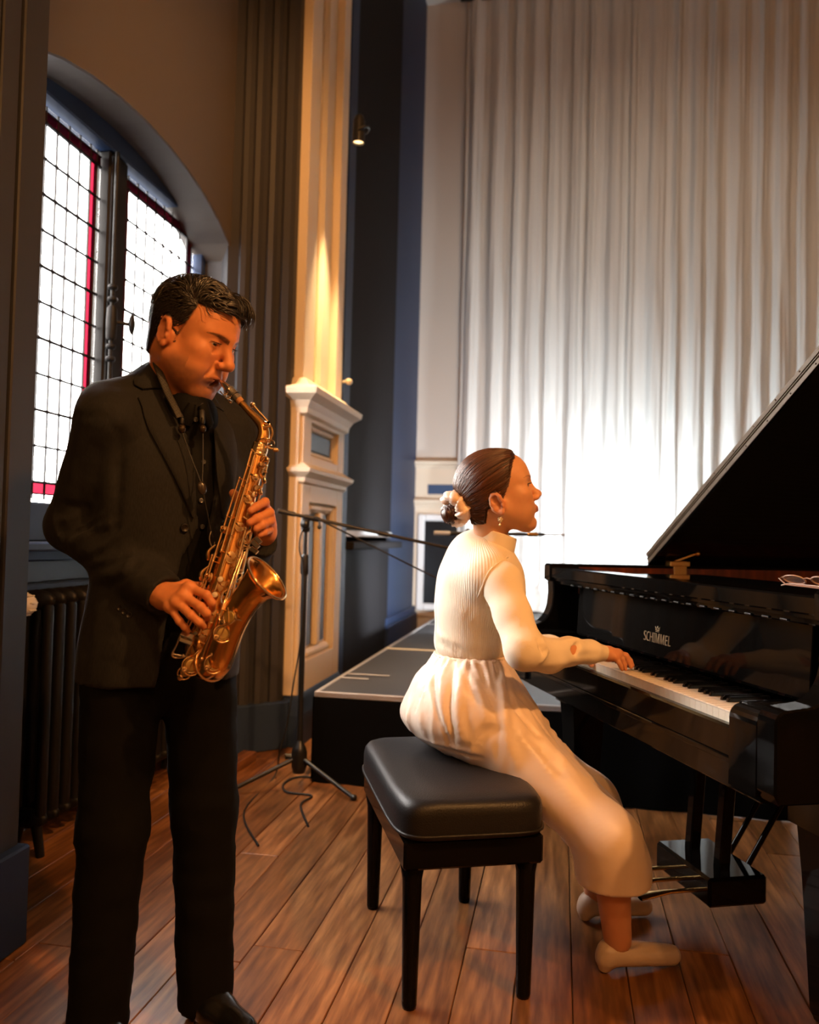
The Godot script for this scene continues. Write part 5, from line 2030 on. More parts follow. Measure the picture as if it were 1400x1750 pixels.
func on_sax(t: float, deg: float, above: float) -> Transform3D:  # a frame on the tube: y away from it, x up it
	var f := sax_frame(t)
	var w := deg_to_rad(deg)
	var out := (f.basis.z * cos(w) + f.basis.x * sin(w)).normalized()
	return Transform3D(Basis(f.basis.y, out, f.basis.y.cross(out)), f.origin + out * (sax_r(t) + above))


func cup_shape(s: Shape, xf: Transform3D, r: float) -> void:
	s.lathe([[r * 0.96, 0.0], [r, 0.0012], [r, 0.0040], [r * 0.96, 0.0056], [r * 0.88, 0.0060], [r * 0.84, 0.0050], [r * 0.84, 0.0050], [r * 0.50, 0.0056], [0.0004, 0.0060]], xf, 24)


func build_sax() -> void:
	var t := thing("saxophone", "gold-lacquered alto saxophone held at the standing man's mouth, bell up", "saxophone", Transform3D(Basis(), P(380, 1000, 1.66)))
	var back := t.transform.affine_inverse()
	var brass := solid("sax_brass", 0.92, 0.50, 0.16, 0.20, 1.0)
	var gold := solid("sax_keys", 0.95, 0.70, 0.38, 0.14, 1.0)
	var silver := solid("sax_silver", 0.80, 0.74, 0.64, 0.14, 1.0)
	var pearl := solid("pearl", 0.66, 0.58, 0.46, 0.25)
	var padm := solid("pad_leather", 0.42, 0.27, 0.11, 0.6)
	var pts := []; var rad := []
	for e in [[444, 766, 1.718, 12.3], [438, 790, 1.712, 13.3], [430, 820, 1.706, 14.6], [415, 872, 1.696, 16.8], [398, 935, 1.682, 19.6], [380, 1000, 1.666, 22.6], [362, 1058, 1.652, 25.4], [349, 1090, 1.646, 26.6]]:
		pts.append(P(e[0], e[1], e[2])); rad.append(px(e[3], e[2]))
	sax_line = bend(pts, 6); sax_rad = bend_f(rad, 6)
	# one tube: body, bow and bell
	for e in [[344, 1108, 1.640, 27.6], [348, 1126, 1.628, 28.4], [358, 1135, 1.612, 29], [368, 1129, 1.597, 29.4], [376, 1112, 1.588, 28.5], [392, 1073, 1.582, 26.5], [409, 1042, 1.579, 25.2], [426, 1018, 1.577, 25.8], [439, 1003, 1.575, 29.5], [449, 994, 1.573, 35.5], [456, 988, 1.571, 44]]:
		pts.append(P(e[0], e[1], e[2])); rad.append(px(e[3], e[2]))
	var line := bend(pts, 6); var rr := bend_f(rad, 6)
	var s := Shape.new()
	s.tube(line, rr, 36, false)
	put("body_tube", moved(s, back), brass, t)
	s = Shape.new()                                              # rolled rim of the bell
	var mouth: Vector3 = line[-1]
	var n: Vector3 = (line[-1] - line[-4]).normalized()
	var bx := n.cross(Vector3.UP).normalized(); var by := n.cross(bx)
	var ring := []
	for k in 49:
		var w := TAU * k / 48
		ring.append(mouth + (bx * cos(w) + by * sin(w)) * (rr[-1] + 0.001))
	s.tube(ring, 0.0026, 8, false)
	put("bell_rim", moved(s, back), gold, t)
	for q in [[0.985, 0.0015], [0.03, 0.0022], [0.06, 0.0012]]:
		s = Shape.new()
		var fr := sax_frame(q[0])
		s.lathe([[sax_r(q[0]) + 0.0002, -0.006], [sax_r(q[0]) + q[1], -0.005], [sax_r(q[0]) + q[1], 0.005], [sax_r(q[0]) + 0.0002, 0.006]], fr, 30)
		put("ferrule", moved(s, back), gold, t)
	s = Shape.new()
	for k in [56, 62]:
		var ax: Vector3 = (line[k + 1] - line[k - 1]).normalized()
		var e1 := ax.cross(Vector3.UP).normalized(); var e2 := ax.cross(e1)
		var rg := []
		for j in 37:
			var w := TAU * j / 36
			rg.append(line[k] + (e1 * cos(w) + e2 * sin(w)) * (rr[k] + 0.0006))
		s = Shape.new()
		s.tube(rg, 0.0022, 6, false)
		put("ferrule", moved(s, back), gold, t)
	# neck, cork, mouthpiece with its ligature
	var nk := []; var nr := []
	for e in [[409, 684, 1.737, 5.0], [426, 703, 1.731, 6.2], [440, 717, 1.727, 7.8], [449, 730, 1.723, 9.4], [450.5, 744, 1.721, 10.4], [447, 757, 1.719, 11.0]]:
		nk.append(P(e[0], e[1], e[2])); nr.append(px(e[3], e[2]))
	s = Shape.new()
	s.tube(bend(nk, 6), bend_f(nr, 6), 20)
	put("neck", moved(s, back), brass, t)
	s = Shape.new()
	var jn := sax_frame(0.0)
	s.lathe([[0.0135, 0.010], [0.0165, 0.009], [0.0165, -0.001], [0.0150, -0.002], [0.0150, -0.010], [0.0175, -0.012], [0.0175, -0.018], [0.0140, -0.020]], jn, 26)
	s.tube([jn * Vector3(0.012, 0.003, 0.012), jn * Vector3(0.030, 0.002, 0.014)], 0.0022, 8)
	s.ball(jn * Vector3(0.032, 0.002, 0.014), Vector3(0.0075, 0.0048, 0.0030), jn.basis)
	put("neck_clamp", moved(s, back), gold, t)
	s = Shape.new()
	s.tube([P(407, 681.5, 1.738), P(413, 688.5, 1.736)], px(6.6, 1.74), 16)
	put("cork", moved(s, back), solid("cork", 0.42, 0.20, 0.08, 0.8), t)
	s = Shape.new()
	s.tube([P(377, 651, 1.753), P(383, 657, 1.750), P(393, 667, 1.745), P(401, 675.5, 1.7415), P(408, 683, 1.738)], [px(2.6, 1.75), px(5.0, 1.75), px(7.4, 1.75), px(7.9, 1.75), px(7.6, 1.75)], 18)
	put("mouthpiece", moved(s, back), silver, t)
	var m0 := P(392, 666, 1.745); var m1 := P(402, 676.5, 1.741)
	s = Shape.new()
	var ma := (m1 - m0).normalized()
	s.tube([m0, m0.lerp(m1, 0.2), m0.lerp(m1, 0.21), m0.lerp(m1, 0.79), m0.lerp(m1, 0.8), m1], [px(8.8, 1.74), px(8.8, 1.74), px(8.3, 1.74), px(8.3, 1.74), px(8.8, 1.74), px(8.8, 1.74)], 18)
	var low := (Vector3(-0.6, -0.7, 0.25) - ma * ma.dot(Vector3(-0.6, -0.7, 0.25))).normalized()
	for u in [0.2, 0.8]:
		var p0 := m0.lerp(m1, u)
		s.tube([p0 + low * 0.009, p0 + low * 0.016], 0.0030, 8)
		s.tube([p0 + low * 0.013 - ma.cross(low) * 0.010, p0 + low * 0.013 + ma.cross(low) * 0.014], 0.0015, 6)
		s.ball(p0 + low * 0.013 + ma.cross(low) * 0.016, Vector3(0.0045, 0.0045, 0.0028), Basis(ma, low, ma.cross(low)))
	s.tube([m0 + low * 0.017 - ma * 0.010, m0 + low * 0.017, m1 + low * 0.017], 0.0016, 6)
	put("ligature", moved(s, back), silver, t)
	s = Shape.new()                                              # octave key over the neck
	var ok := bend([P(431, 690, 1.722), P(441, 702, 1.719), P(453, 715, 1.716), P(462, 728, 1.713), P(465.5, 742, 1.712), P(459, 757, 1.712)], 4)
	s.tube(ok, 0.0026, 8, true, Vector2(1, 0.6))
	s.ball(P(432, 692, 1.724), Vector3(0.006, 0.006, 0.004))
	s.tube([P(452, 722, 1.716), P(459, 722, 1.700)], 0.0028, 8)
	s.tube([P(449, 731, 1.706), P(464, 727, 1.706)], 0.0034, 8)
	put("octave_key", moved(s, back), gold, t)
	s = Shape.new()
	var oring := []
	for k in 25:
		var w := TAU * k / 24
		oring.append(P(455, 756, 1.716) + Vector3(cos(w) * 0.017, sin(w) * 0.006, sin(w) * 0.017))
	s.tube(oring, 0.0016, 6, false)
	put("octave_ring", moved(s, back), gold, t)
	# long rods with their posts
	for e in [[0.07, 0.60, -38, 0.009], [0.30, 0.98, -62, 0.010], [0.10, 0.97, -16, 0.012], [0.12, 0.70, 58, 0.010], [0.42, 0.97, 66, 0.009], [0.50, 0.93, 22, 0.016], [0.62, 0.99, -84, 0.011]]:
		s = Shape.new()
		var rod := []
		for k in 13:
			rod.append(on_sax(lerpf(e[0], e[1], k / 12.0), e[2], e[3]).origin)
		s.tube(rod, 0.0022, 8)
		for k in 5:
			var tt := lerpf(e[0], e[1], k / 4.0)
			var a := on_sax(tt, e[2], 0.0); var b := on_sax(tt, e[2], e[3])
			s.tube([a.origin, b.origin], 0.0014, 6)
			s.ball(b.origin, Vector3(0.0036, 0.0036, 0.0036), Basis(), 8)
			s.tube([rod[mini(12, k * 3)] , (rod[mini(12, k * 3)] as Vector3).lerp(rod[maxi(0, k * 3 - 1)], 0.5)], 0.0030, 8)
		put("rod", moved(s, back), gold, t)
	# key cups up the front of the tube, each on its arm from a rod
	for e in [[0.115, 40, 0.0065, 58], [0.17, 28, 0.0072, 58], [0.225, 44, 0.0078, 58], [0.275, 12, 0.0082, -16], [0.33, 34, 0.0088, 58], [0.385, 8, 0.0095, -16], [0.445, 40, 0.0098, 58], [0.50, 4, 0.0105, -16], [0.555, 34, 0.0125, 58], [0.615, 2, 0.0125, -16], [0.665, 34, 0.0140, 66], [0.725, 6, 0.0140, -16], [0.785, 38, 0.0150, 66], [0.84, 0, 0.0150, -16], [0.90, 36, 0.0160, 66], [0.955, 4, 0.0160, -16], [0.70, -64, 0.0100, -62], [0.52, -60, 0.0085, -62], [0.86, -60, 0.0110, -84]]:
		var c := on_sax(e[0], e[1], 0.0065)
		var kp := thing_part("key", t)
		s = Shape.new()
		cup_shape(s, c, e[2])
		var from := on_sax(e[0] - 0.012, e[3], 0.010).origin
		s.tube(bend([from, from.lerp(c * Vector3(0, 0.009, 0), 0.6) + c.basis.y * 0.003, c * Vector3(0, 0.0068, 0)], 4), [0.0024, 0.0023, 0.0022, 0.0021, 0.0020, 0.0018, 0.0016, 0.0014, 0.0010], 6)
		put("cup", moved(s, back), gold, kp)
		s = Shape.new()
		s.lathe([[0.0004, -0.003], [e[2] * 0.95, -0.003], [e[2] * 0.97, 0.001], [0.0004, 0.001]], c, 18)
		put("pad", moved(s, back), padm, kp)
	# finger pearls
	for e in [[0.36, 22, 0.0065], [0.405, 26, 0.0065], [0.47, 30, 0.0065], [0.70, -10, 0.0068], [0.76, -12, 0.0068], [0.82, -14, 0.0068]]:
		var c := on_sax(e[0], e[1], 0.016)
		s = Shape.new()
		s.lathe([[0.0004, 0.0015], [e[2] * 0.8, 0.0010], [e[2], 0.0018], [e[2], -0.002], [e[2] * 0.6, -0.003], [0.0004, -0.003]], c, 18)
		s.tube([c.origin, on_sax(e[0] - 0.01, e[1] - 22, 0.010).origin], 0.0018, 6)
		var pk := put("finger_key", moved(s, back), gold, t)
		s = Shape.new()
		s.lathe([[0.0004, 0.0026], [e[2] * 0.75, 0.0022], [e[2] * 0.85, 0.0010], [0.0004, 0.0010]], c, 16)
		put("pearl", moved(s, back), pearl, pk)
	# palm keys at the right of the top, side keys at the left
	for e in [[446, 792, 458, 783, 1.700], [444, 812, 452, 826, 1.695], [440, 836, 446, 846, 1.690], [433, 852, 437, 842, 1.684]]:
		s = Shape.new()
		var a := P(e[0], e[1], e[4]); var b := P(e[2], e[3], e[4] - 0.012)
		s.tube(bend([a, a.lerp(b, 0.5) + Vector3(0.003, 0.002, 0.006), b], 4), [0.002, 0.0022, 0.003, 0.004, 0.005, 0.006, 0.0066, 0.006, 0.004], 8, true, Vector2(1, 0.5))
		put("palm_key", moved(s, back), gold, t)
	for e in [0.58, 0.66, 0.74]:
		s = Shape.new()
		var a := on_sax(e, -78, 0.012); var b := on_sax(e + 0.06, -82, 0.014)
		s.tube(bend([a.origin, a.origin.lerp(b.origin, 0.5) + a.basis.y * 0.008, b.origin + b.basis.y * 0.002], 4), [0.0018, 0.002, 0.0026, 0.0034, 0.004, 0.0042, 0.004, 0.0034, 0.002], 8)
		put("side_key", moved(s, back), gold, t)
	# left little-finger table: silvery plates at the right of the middle
	for e in [[436, 918, 446, 928], [431, 925, 442, 936], [428, 936, 440, 945], [422, 913, 430, 906]]:
		s = Shape.new()
		var a := P(e[0], e[1], 1.655); var b := P(e[2], e[3], 1.648)
		s.beam(a, b, 0.010, 0.0032, Vector3(-0.3, 0.6, 0.7), 0.001)
		s.tube([a, on_sax(0.56, 60, 0.006).origin], 0.0018, 6)
		put("spatula", moved(s, back), silver, t)
	# right little-finger keys by the bow, a small frame with two rollers
	s = Shape.new()
	for e in [[309, 1082, 331, 1090], [307, 1092, 329, 1100]]:
		s.beam(P(e[0], e[1], 1.596), P(e[2], e[3], 1.592), 0.011, 0.004, Vector3(-0.2, 0.6, 0.8), 0.0012)
	s.tube(bend([P(309, 1084, 1.598), P(301, 1104, 1.600), P(294, 1118, 1.604), P(300, 1124, 1.608), P(320, 1122, 1.606)], 4), 0.0022, 8)
	s.tube(bend([P(330, 1092, 1.594), P(322, 1110, 1.598), P(318, 1124, 1.602), P(326, 1140, 1.600)], 4), 0.0022, 8)
	s.tube([P(296, 1118, 1.606), P(338, 1126, 1.606)], 0.0025, 8)
	for e in [[296, 1118], [313, 1121], [338, 1126]]:
		s.ball(P(e[0], e[1], 1.606), Vector3(0.004, 0.004, 0.004), Basis(), 8)
	put("little_finger_keys", moved(s, back), silver, t)
	# big cups on bow and bell, with guards
	for e in [[327, 1137, 1.596, 0.0150, Vector3(0.30, 0.05, 0.95)], [365, 1133, 1.568, 0.0150, Vector3(0.30, -0.05, 0.95)], [380, 1083, 1.546, 0.0135, Vector3(0.25, 0.10, 0.95)], [394, 1054, 1.545, 0.0135, Vector3(-0.30, 0.15, 0.93)], [318, 1147, 1.600, 0.0100, Vector3(-0.1, -0.2, 0.95)]]:
		var nn: Vector3 = (e[4] as Vector3).normalized()
		var c := Transform3D(Basis(Quaternion(Vector3.UP, nn)), P(e[0], e[1], e[2]))
		var kp := thing_part("key", t)
		s = Shape.new()
		s.lathe([[e[3] * 0.90, 0.0], [e[3], 0.001], [e[3], 0.0048], [e[3] * 0.95, 0.0058], [e[3] * 0.88, 0.0050], [e[3] * 0.88, 0.0046]], c, 28)
		s.tube([c * Vector3(-e[3] * 0.2, 0.0052, e[3] * 0.8), c * Vector3(e[3] * 0.1, 0.0060, -e[3] * 1.3)], 0.0013, 6)
		put("cup", moved(s, back), gold, kp)
		s = Shape.new()
		s.lathe([[e[3] * 0.89, -0.003], [e[3] * 0.89, 0.0044], [e[3] * 0.6, 0.0046], [0.0004, 0.0047]], c, 26)
		put("pad_cover", moved(s, back), solid("cup_face", 0.55, 0.38, 0.13, 0.35, 0.75), kp)
		s = Shape.new()
		var arc := []
		for k in 13:
			var w := 0.6 + 3.6 * k / 12.0
			arc.append(c * Vector3(cos(w) * e[3] * 1.22, 0.010 + 0.004 * sin(PI * k / 12.0), sin(w) * e[3] * 1.22))
		s.tube(arc, 0.0017, 6)
		s.tube([arc[0], c * Vector3(cos(0.6) * e[3] * 1.3, -0.012, sin(0.6) * e[3] * 1.3)], 0.0016, 6)
		s.tube([arc[12], c * Vector3(cos(4.2) * e[3] * 1.3, -0.012, sin(4.2) * e[3] * 1.3)], 0.0016, 6)
		var rz := c * Transform3D(Basis(), Vector3(cos(2.4) * e[3] * 1.0, 0.013, sin(2.4) * e[3] * 1.0))
		s.lathe([[0.0015, 0.004], [0.0045, 0.0045], [0.0062, 0.003], [0.0062, 0.0], [0.0004, -0.001]], rz, 16)
		put("key_guard", moved(s, back), gold, kp)
	# levers that run from the table down to the bell keys, brace between body and bell
	for e in [[[418, 945], [404, 985], [397, 1020], [394, 1044]], [[412, 950], [394, 1000], [380, 1040], [376, 1070]], [[372, 1050], [362, 1080], [352, 1105], [345, 1126]], [[388, 1024], [378, 1052], [366, 1086], [362, 1118]]]:
		s = Shape.new()
		var lp := []
		for q in e:
			lp.append(P(q[0], q[1], lerpf(1.628, 1.560, clampf((q[1] - 945.0) / 100.0, 0, 1))))
		s.tube(bend(lp, 5), 0.0024, 8)
		s.ball(lp[0], Vector3(0.0035, 0.0035, 0.0035), Basis(), 8)
		s.ball(lp[-1], Vector3(0.0045, 0.0045, 0.0045), Basis(), 8)
		put("lever", moved(s, back), gold, t)
	s = Shape.new()
	var br := []
	for k in 25:
		var w := TAU * k / 24
		br.append(P(396, 1024, 1.612) + Vector3(cos(w) * 0.020, sin(w) * 0.020, -cos(w) * 0.010))
	s.tube(br, 0.0022, 6, false)
	s.tube([P(378, 1010, 1.645), P(384, 1016, 1.625)], 0.003, 6)
	s.tube([P(410, 1030, 1.600), P(418, 1030, 1.590)], 0.003, 6)
	put("bell_brace", moved(s, back), gold, t)
	# strap ring and the wavy guards behind the left edge
	s = Shape.new()
	s.tube(bend([P(411, 858, 1.685), P(400, 872, 1.690), P(392, 892, 1.692), P(384, 918, 1.692), P(376, 932, 1.690), P(368, 952, 1.688), P(358, 962, 1.684), P(352, 984, 1.680), P(344, 996, 1.676)], 5), 0.0017, 6)
	put("key_guard_wire", moved(s, back), gold, t)
	build_strap()


func thing_part(called: String, parent: Node3D) -> Node3D:
	var o := Node3D.new()
	o.name = called
	parent.add_child(o, true)
	return o


func build_strap() -> void:
	var t := thing("neck_strap", "braided grey and black strap round the saxophonist's neck, with beads and an oval slider", "neck strap", Transform3D(Basis(), P(320, 720, 1.74)))
	var back := t.transform.affine_inverse()
	var web := solid("strap_web", 0.060, 0.055, 0.050, 0.6)
	var check := Image.create(16, 16, false, Image.FORMAT_RGB8)
	for y in 16:
		for x in 16:
			check.set_pixel(x, y, Color(0.95, 0.93, 0.9) if (x / 4 + y / 4) % 2 == 0 else Color(0.25, 0.25, 0.25))
	grain(web, ImageTexture.create_from_image(check), Vector3(90, 90, 90))
	var leather := solid("strap_black", 0.010, 0.009, 0.009, 0.5)
	var bead := solid("strap_bead", 0.05, 0.035, 0.022, 0.2, 0.5)
	var s := Shape.new()
	s.tube(bend([P(272, 600, 1.84), P(267, 618, 1.785), P(274, 640, 1.755), P(285, 668, 1.738), P(297, 692, 1.722), P(308, 714, 1.712)], 5), 0.0085, 8, true, Vector2(0.35, 1.0), Vector3(0.3, 0.2, 1.0))
	put("neck_band", moved(s, back), web, t)
	s = Shape.new()
	s.tube(bend([P(345, 690, 1.76), P(345, 706, 1.742), P(346, 722, 1.734)], 4), 0.006, 8, true, Vector2(0.5, 1.0), Vector3(0.3, 0.2, 1.0))
	put("neck_band", moved(s, back), leather, t)
	for b in [[311, 733, 1.706, 0.0085], [346.5, 733, 1.728, 0.0075]]:
		s = Shape.new()
		s.ball(P(b[0], b[1], b[2]), Vector3(b[3], b[3] * 1.15, b[3]))
		put("bead", moved(s, back), bead, t)
		s = Shape.new()
		s.lathe([[0.003, 0.0], [0.005, 0.003], [0.004, 0.012], [0.003, 0.014]], Transform3D(Basis(), P(b[0], b[1] - 8, b[2])), 12)
		put("bead_cap", moved(s, back), leather, t)
	s = Shape.new()
	s.tube(bend([P(312, 740, 1.704), P(326, 780, 1.700), P(340, 815, 1.692), P(345, 829, 1.690)], 5), 0.0013, 6)
	s.tube(bend([P(347, 741, 1.726), P(347, 780, 1.712), P(346, 815, 1.696), P(346, 829, 1.690)], 5), 0.0013, 6)
	put("cord", moved(s, back), leather, t)
	s = Shape.new()
	s.ball(P(345, 834, 1.686), Vector3(0.0095, 0.0145, 0.005), Basis(Vector3.BACK, 0.25) * Basis(Vector3.UP, 0.4))
	put("slider", moved(s, back), solid("slider_horn", 0.028, 0.021, 0.017, 0.2), t)
	s = Shape.new()
	s.tube(bend([P(348, 845, 1.686), P(353, 870, 1.690), P(360, 905, 1.695), P(364, 918, 1.697)], 5), 0.0015, 6)
	put("cord", moved(s, back), leather, t)
	s = Shape.new()
	s.tube(bend([P(361, 908, 1.693), P(358, 920, 1.690), P(361, 932, 1.690), P(365, 936, 1.690), P(367, 926, 1.690)], 5), 0.0016, 6)
	put("hook", moved(s, back), solid("hook_steel", 0.5, 0.48, 0.45, 0.25, 1.0), t)

var she_fwd := Vector3(0.9785, 0, -0.206)
var she_left := Vector3(-0.206, 0, -0.9785)

func she_head_xf() -> Transform3D:
	var z := Vector3(0.975, 0.208, 0.05).normalized()
	var x := Vector3.UP.cross(z).normalized()
	return Transform3D(Basis(x, z.cross(x), z) * Basis(Vector3.BACK, 0.10), P(851, 847, 2.30))


func she_hairline(p: Vector3) -> float:
	var y := p.y; var z := p.z
	if absf(p.x) > 0.0715 and y < 0.014 and z > -0.034:
		return 0.0
	var zb := 0.008
	for e in [[-0.015, 0.003, 0.008, 0.0155], [0.003, 0.033, 0.0155, 0.034], [0.033, 0.065, 0.034, 0.046], [0.065, 0.092, 0.046, 0.058], [0.092, 0.2, 0.062, 0.10]]:
		if y >= e[0]:
			zb = lerpf(e[2], e[3], clampf((y - e[0]) / (e[1] - e[0]), 0, 1))
	var low := -0.022
	if z < -0.002:
		low = 0.010
	if z < -0.026:
		low = lerpf(0.010, -0.070, clampf((-0.026 - z) / 0.022, 0, 1))
	return minf((zb - z) / 0.004, (y - low) / 0.004)


func build_woman() -> void:
	var t := thing("person", "woman with a low bun in cream knit top and satin skirt, seated playing the piano", "person", Transform3D(Basis(), P(790, 1240, 2.36) * Vector3(1, 0, 1)))
	var back := t.transform.affine_inverse()
	var bb := Basis(she_fwd, Vector3.UP, -she_left)
	# ---- knit top: ribbed body, plain sleeves, mock collar
	var rsh := P(857, 996, 2.20); var rel := P(897, 1111, 2.08); var rwr := P(1020, 1114, 2.245)
	var lsh := P(812, 976, 2.53); var lel := P(885, 1105, 2.60); var lwr := P(985, 1113, 2.52)
	var kn := Field.new()
	kn.ell(P(805, 1100, 2.36), Vector3(0.104, 0.075, 0.126), bb, 0.04)
	kn.ell(P(813, 1040, 2.36), Vector3(0.118, 0.12, 0.142), bb, 0.05)
	kn.ell(P(846, 1030, 2.36), Vector3(0.075, 0.07, 0.105), bb, 0.05)
	kn.ell(P(822, 985, 2.36), Vector3(0.120, 0.10, 0.150), bb, 0.05)
	kn.cap(P(838, 982, 2.22), P(815, 968, 2.50), 0.052, 0.052, 0.05)
	kn.cap(P(812, 948, 2.35), P(834, 985, 2.24), 0.058, 0.055, 0.05)
	kn.cap(P(812, 948, 2.35), P(818, 972, 2.47), 0.058, 0.055, 0.05)
	kn.cap(P(836, 952, 2.34), P(842, 930, 2.335), 0.062, 0.054, 0.03)
	kn.plane(P(806, 1121, 2.36), Vector3(0.0, -1, 0), 0.012)
	var arm := Field.new()
	arm.chain([rsh.lerp(P(838, 982, 2.22), 0.4), rsh, rsh.lerp(rel, 0.5), rel], [0.050, 0.054, 0.049, 0.052], 0.02)
	var hollow := Field.new()
	for nm in ["kind", "a", "ab", "ibb", "ra", "dr", "rad", "k", "cut", "all"]:
		hollow.set(nm, kn.get(nm).duplicate())
	hollow.inv = kn.inv.duplicate()
	var s := hollow.mesh(0.006)
	s.push(ridge_push(ridges_of(kn, [[[780, 1036, 806, 1058], 9, 0.003], [[800, 1056, 822, 1078], 8, -0.005], [[816, 1070, 838, 1092], 8, 0.003], [[745, 1078, 775, 1104], 6, 0.004], [[760, 1098, 800, 1117], 5, -0.006], [[748, 1098, 780, 1116], 5, -0.005], [[800, 1117, 850, 1108], 6, -0.004], [[826, 1060, 850, 1102], 7, -0.005], [[765, 990, 800, 975], 16, 0.003], [[822, 1040, 850, 1090], 6, 0.003]], 2.36)))
	s.map_uv(func(p: Vector3) -> Vector2:
		var q := p - P(812, 1040, 2.36)
		return Vector2(atan2(q.dot(she_left), q.dot(she_fwd)) / TAU * 144.0 / 8.0, q.y * 8.0))
	var rib := Image.create(64, 8, false, Image.FORMAT_RGB8)
	for x in 64:
		var hgt := 0.5 + 0.5 * cos(TAU * x / 8.0)
		for y in 8:
			rib.set_pixel(x, y, Color(hgt, hgt, hgt))
	var knit := solid("knit_ribbed", 0.80, 0.69, 0.54, 0.85, 0.0, 0.25)
	knit.heightmap_enabled = true
	knit.heightmap_texture = ImageTexture.create_from_image(rib)
	knit.heightmap_scale = 0.07
	knit.rim_enabled = true
	knit.rim = 0.3
	var plain := solid("knit_plain", 0.80, 0.69, 0.54, 0.85, 0.0, 0.25)
	plain.rim_enabled = true
	plain.rim = 0.3
	relief(plain, noise_tex(0.2, 51, 256, 2), 0.05, Vector3(9, 9, 9))
	var top := put("knit_top", moved(s, back), knit, t)
	# sleeves
	for side in 2:
		var f := Field.new()
		if side == 0:
			f.chain([rsh.lerp(P(838, 982, 2.22), 0.45), rsh, rsh.lerp(rel, 0.5), rel], [0.053, 0.0545, 0.0475, 0.051], 0.02)
			f.chain([rel, P(938, 1121, 2.13), P(972, 1113, 2.175), P(1008, 1114, 2.225), P(1034, 1116.5, 2.262)], [0.051, 0.043, 0.037, 0.031, 0.0215], 0.015)
			var way := (P(1034, 1116, 2.262) - P(1008, 1114, 2.225)).normalized()
			f.ell(P(1034, 1116.5, 2.262) + way * 0.0215, Vector3(0.03, 0.022, 0.03), Basis(way.cross(Vector3.UP).normalized(), way, way.cross(way.cross(Vector3.UP)).normalized()), 0.002, true)
			f.cap(P(980, 1112, 2.138), P(991, 1098, 2.150), 0.0125, 0.0085, 0.003, true)
		else:
			f.chain([lsh, lsh.lerp(lel, 0.5), lel, P(940, 1108, 2.56), lwr], [0.054, 0.046, 0.048, 0.038, 0.024], 0.02)
		s = f.mesh(0.005)
		if side == 0:
			s.push(ridge_push(ridges_of(f, [[[926, 1092, 936, 1112], 4, 0.007], [[936, 1112, 926, 1130], 4, 0.007], [[920, 1094, 928, 1116], 4, -0.008], [[955, 1096, 990, 1092], 5, 0.004], [[893, 1005, 905, 1040], 6, 0.003], [[880, 1060, 912, 1075], 8, -0.003], [[870, 1090, 905, 1100], 8, 0.003], [[940, 1135, 985, 1128], 6, 0.003], [[990, 1120, 1020, 1118], 5, -0.003]], 2.15)))
		put("sleeve", moved(s, back), plain, top)
	# little ruffle and beads on the near cuff
	s = Shape.new()
	for e in [[1000, 1101], [1006, 1102], [1012, 1103], [1018, 1104.5], [1024, 1106], [1030, 1108]]:
		s.ball(P(e[0], e[1], 2.236 + (e[0] - 1000) * 0.0009), Vector3(0.0055, 0.0042, 0.0055), Basis(), 8)
	var ruf := []
	for k in 25:
		var u := k / 24.0
		ruf.append(P(lerpf(995, 1034, u), lerpf(1100, 1109, u), 2.228 + 0.034 * u) + Vector3(0, 0.0022 * sin(k * 2.1), 0.004 * cos(k * 2.1)))
	s.tube(ruf, 0.0032, 6)
	put("cuff_ruffle", moved(s, back), solid("ruffle_white", 0.82, 0.76, 0.66, 0.6), top)
	s = Shape.new()                                               # raised armhole seam
	var seam := []
	for e in [[868, 952], [852, 962], [838, 974], [829, 990], [822, 1008], [817, 1020]]:
		seam.append(kn.hit(lens_at, P(e[0], e[1], 2.30)) + Vector3(0, 0, 0.002))
	s.tube(bend(seam, 5), 0.0024, 6)
	put("armhole_seam", moved(s, back), plain, top)
	var co := Field.new()
	co.cap(P(836, 958, 2.335), P(850, 908, 2.325), 0.066, 0.059, 0.01)
	co.plane(P(845, 910, 2.33), Vector3(0.258, 0.966, -0.03), 0.003)
	co.plane(P(840, 950, 2.33), Vector3(-0.258, -0.966, 0.03), 0.003)
	s = co.mesh(0.004)
	put("collar", moved(s, back), plain, top)
	# ---- skirt
	var sk := Field.new()
	sk.ell(P(806, 1126, 2.36), Vector3(0.103, 0.045, 0.126), bb, 0.02)
	sk.ell(P(797, 1172, 2.36), Vector3(0.150, 0.085, 0.175), bb, 0.05)
	sk.ell(P(795, 1216, 2.36), Vector3(0.188, 0.101, 0.215), bb, 0.05)
	var rk := Vector3(0.520, 0.350, -2.075); var lk := Vector3(0.545, 0.345, -2.40)
	sk.cap(P(810, 1215, 2.26), rk, 0.105, 0.072, 0.10)
	sk.cap(P(810, 1215, 2.46), lk, 0.105, 0.072, 0.10)
	sk.cap((P(810, 1210, 2.36)), (rk + lk) * 0.5 + Vector3(0, 0.0, 0), 0.10, 0.07, 0.08)
	sk.cap(rk, Vector3(0.545, 0.20, -2.11), 0.076, 0.095, 0.05)
	sk.cap(lk, Vector3(0.555, 0.20, -2.38), 0.076, 0.095, 0.05)
	sk.cap(Vector3(0.545, 0.28, -2.11), Vector3(0.555, 0.28, -2.38), 0.085, 0.085, 0.05)
	sk.plane(Vector3(0.5, 0.235, -2.3), Vector3.DOWN, 0.006)
	sk.plane(P(806, 1117, 2.36), Vector3.UP, 0.004)
	s = sk.mesh(0.0062)
	var waist := P(806, 1122, 2.36)
	var wn := FastNoiseLite.new()
	wn.seed = 4
	wn.frequency = 1.0
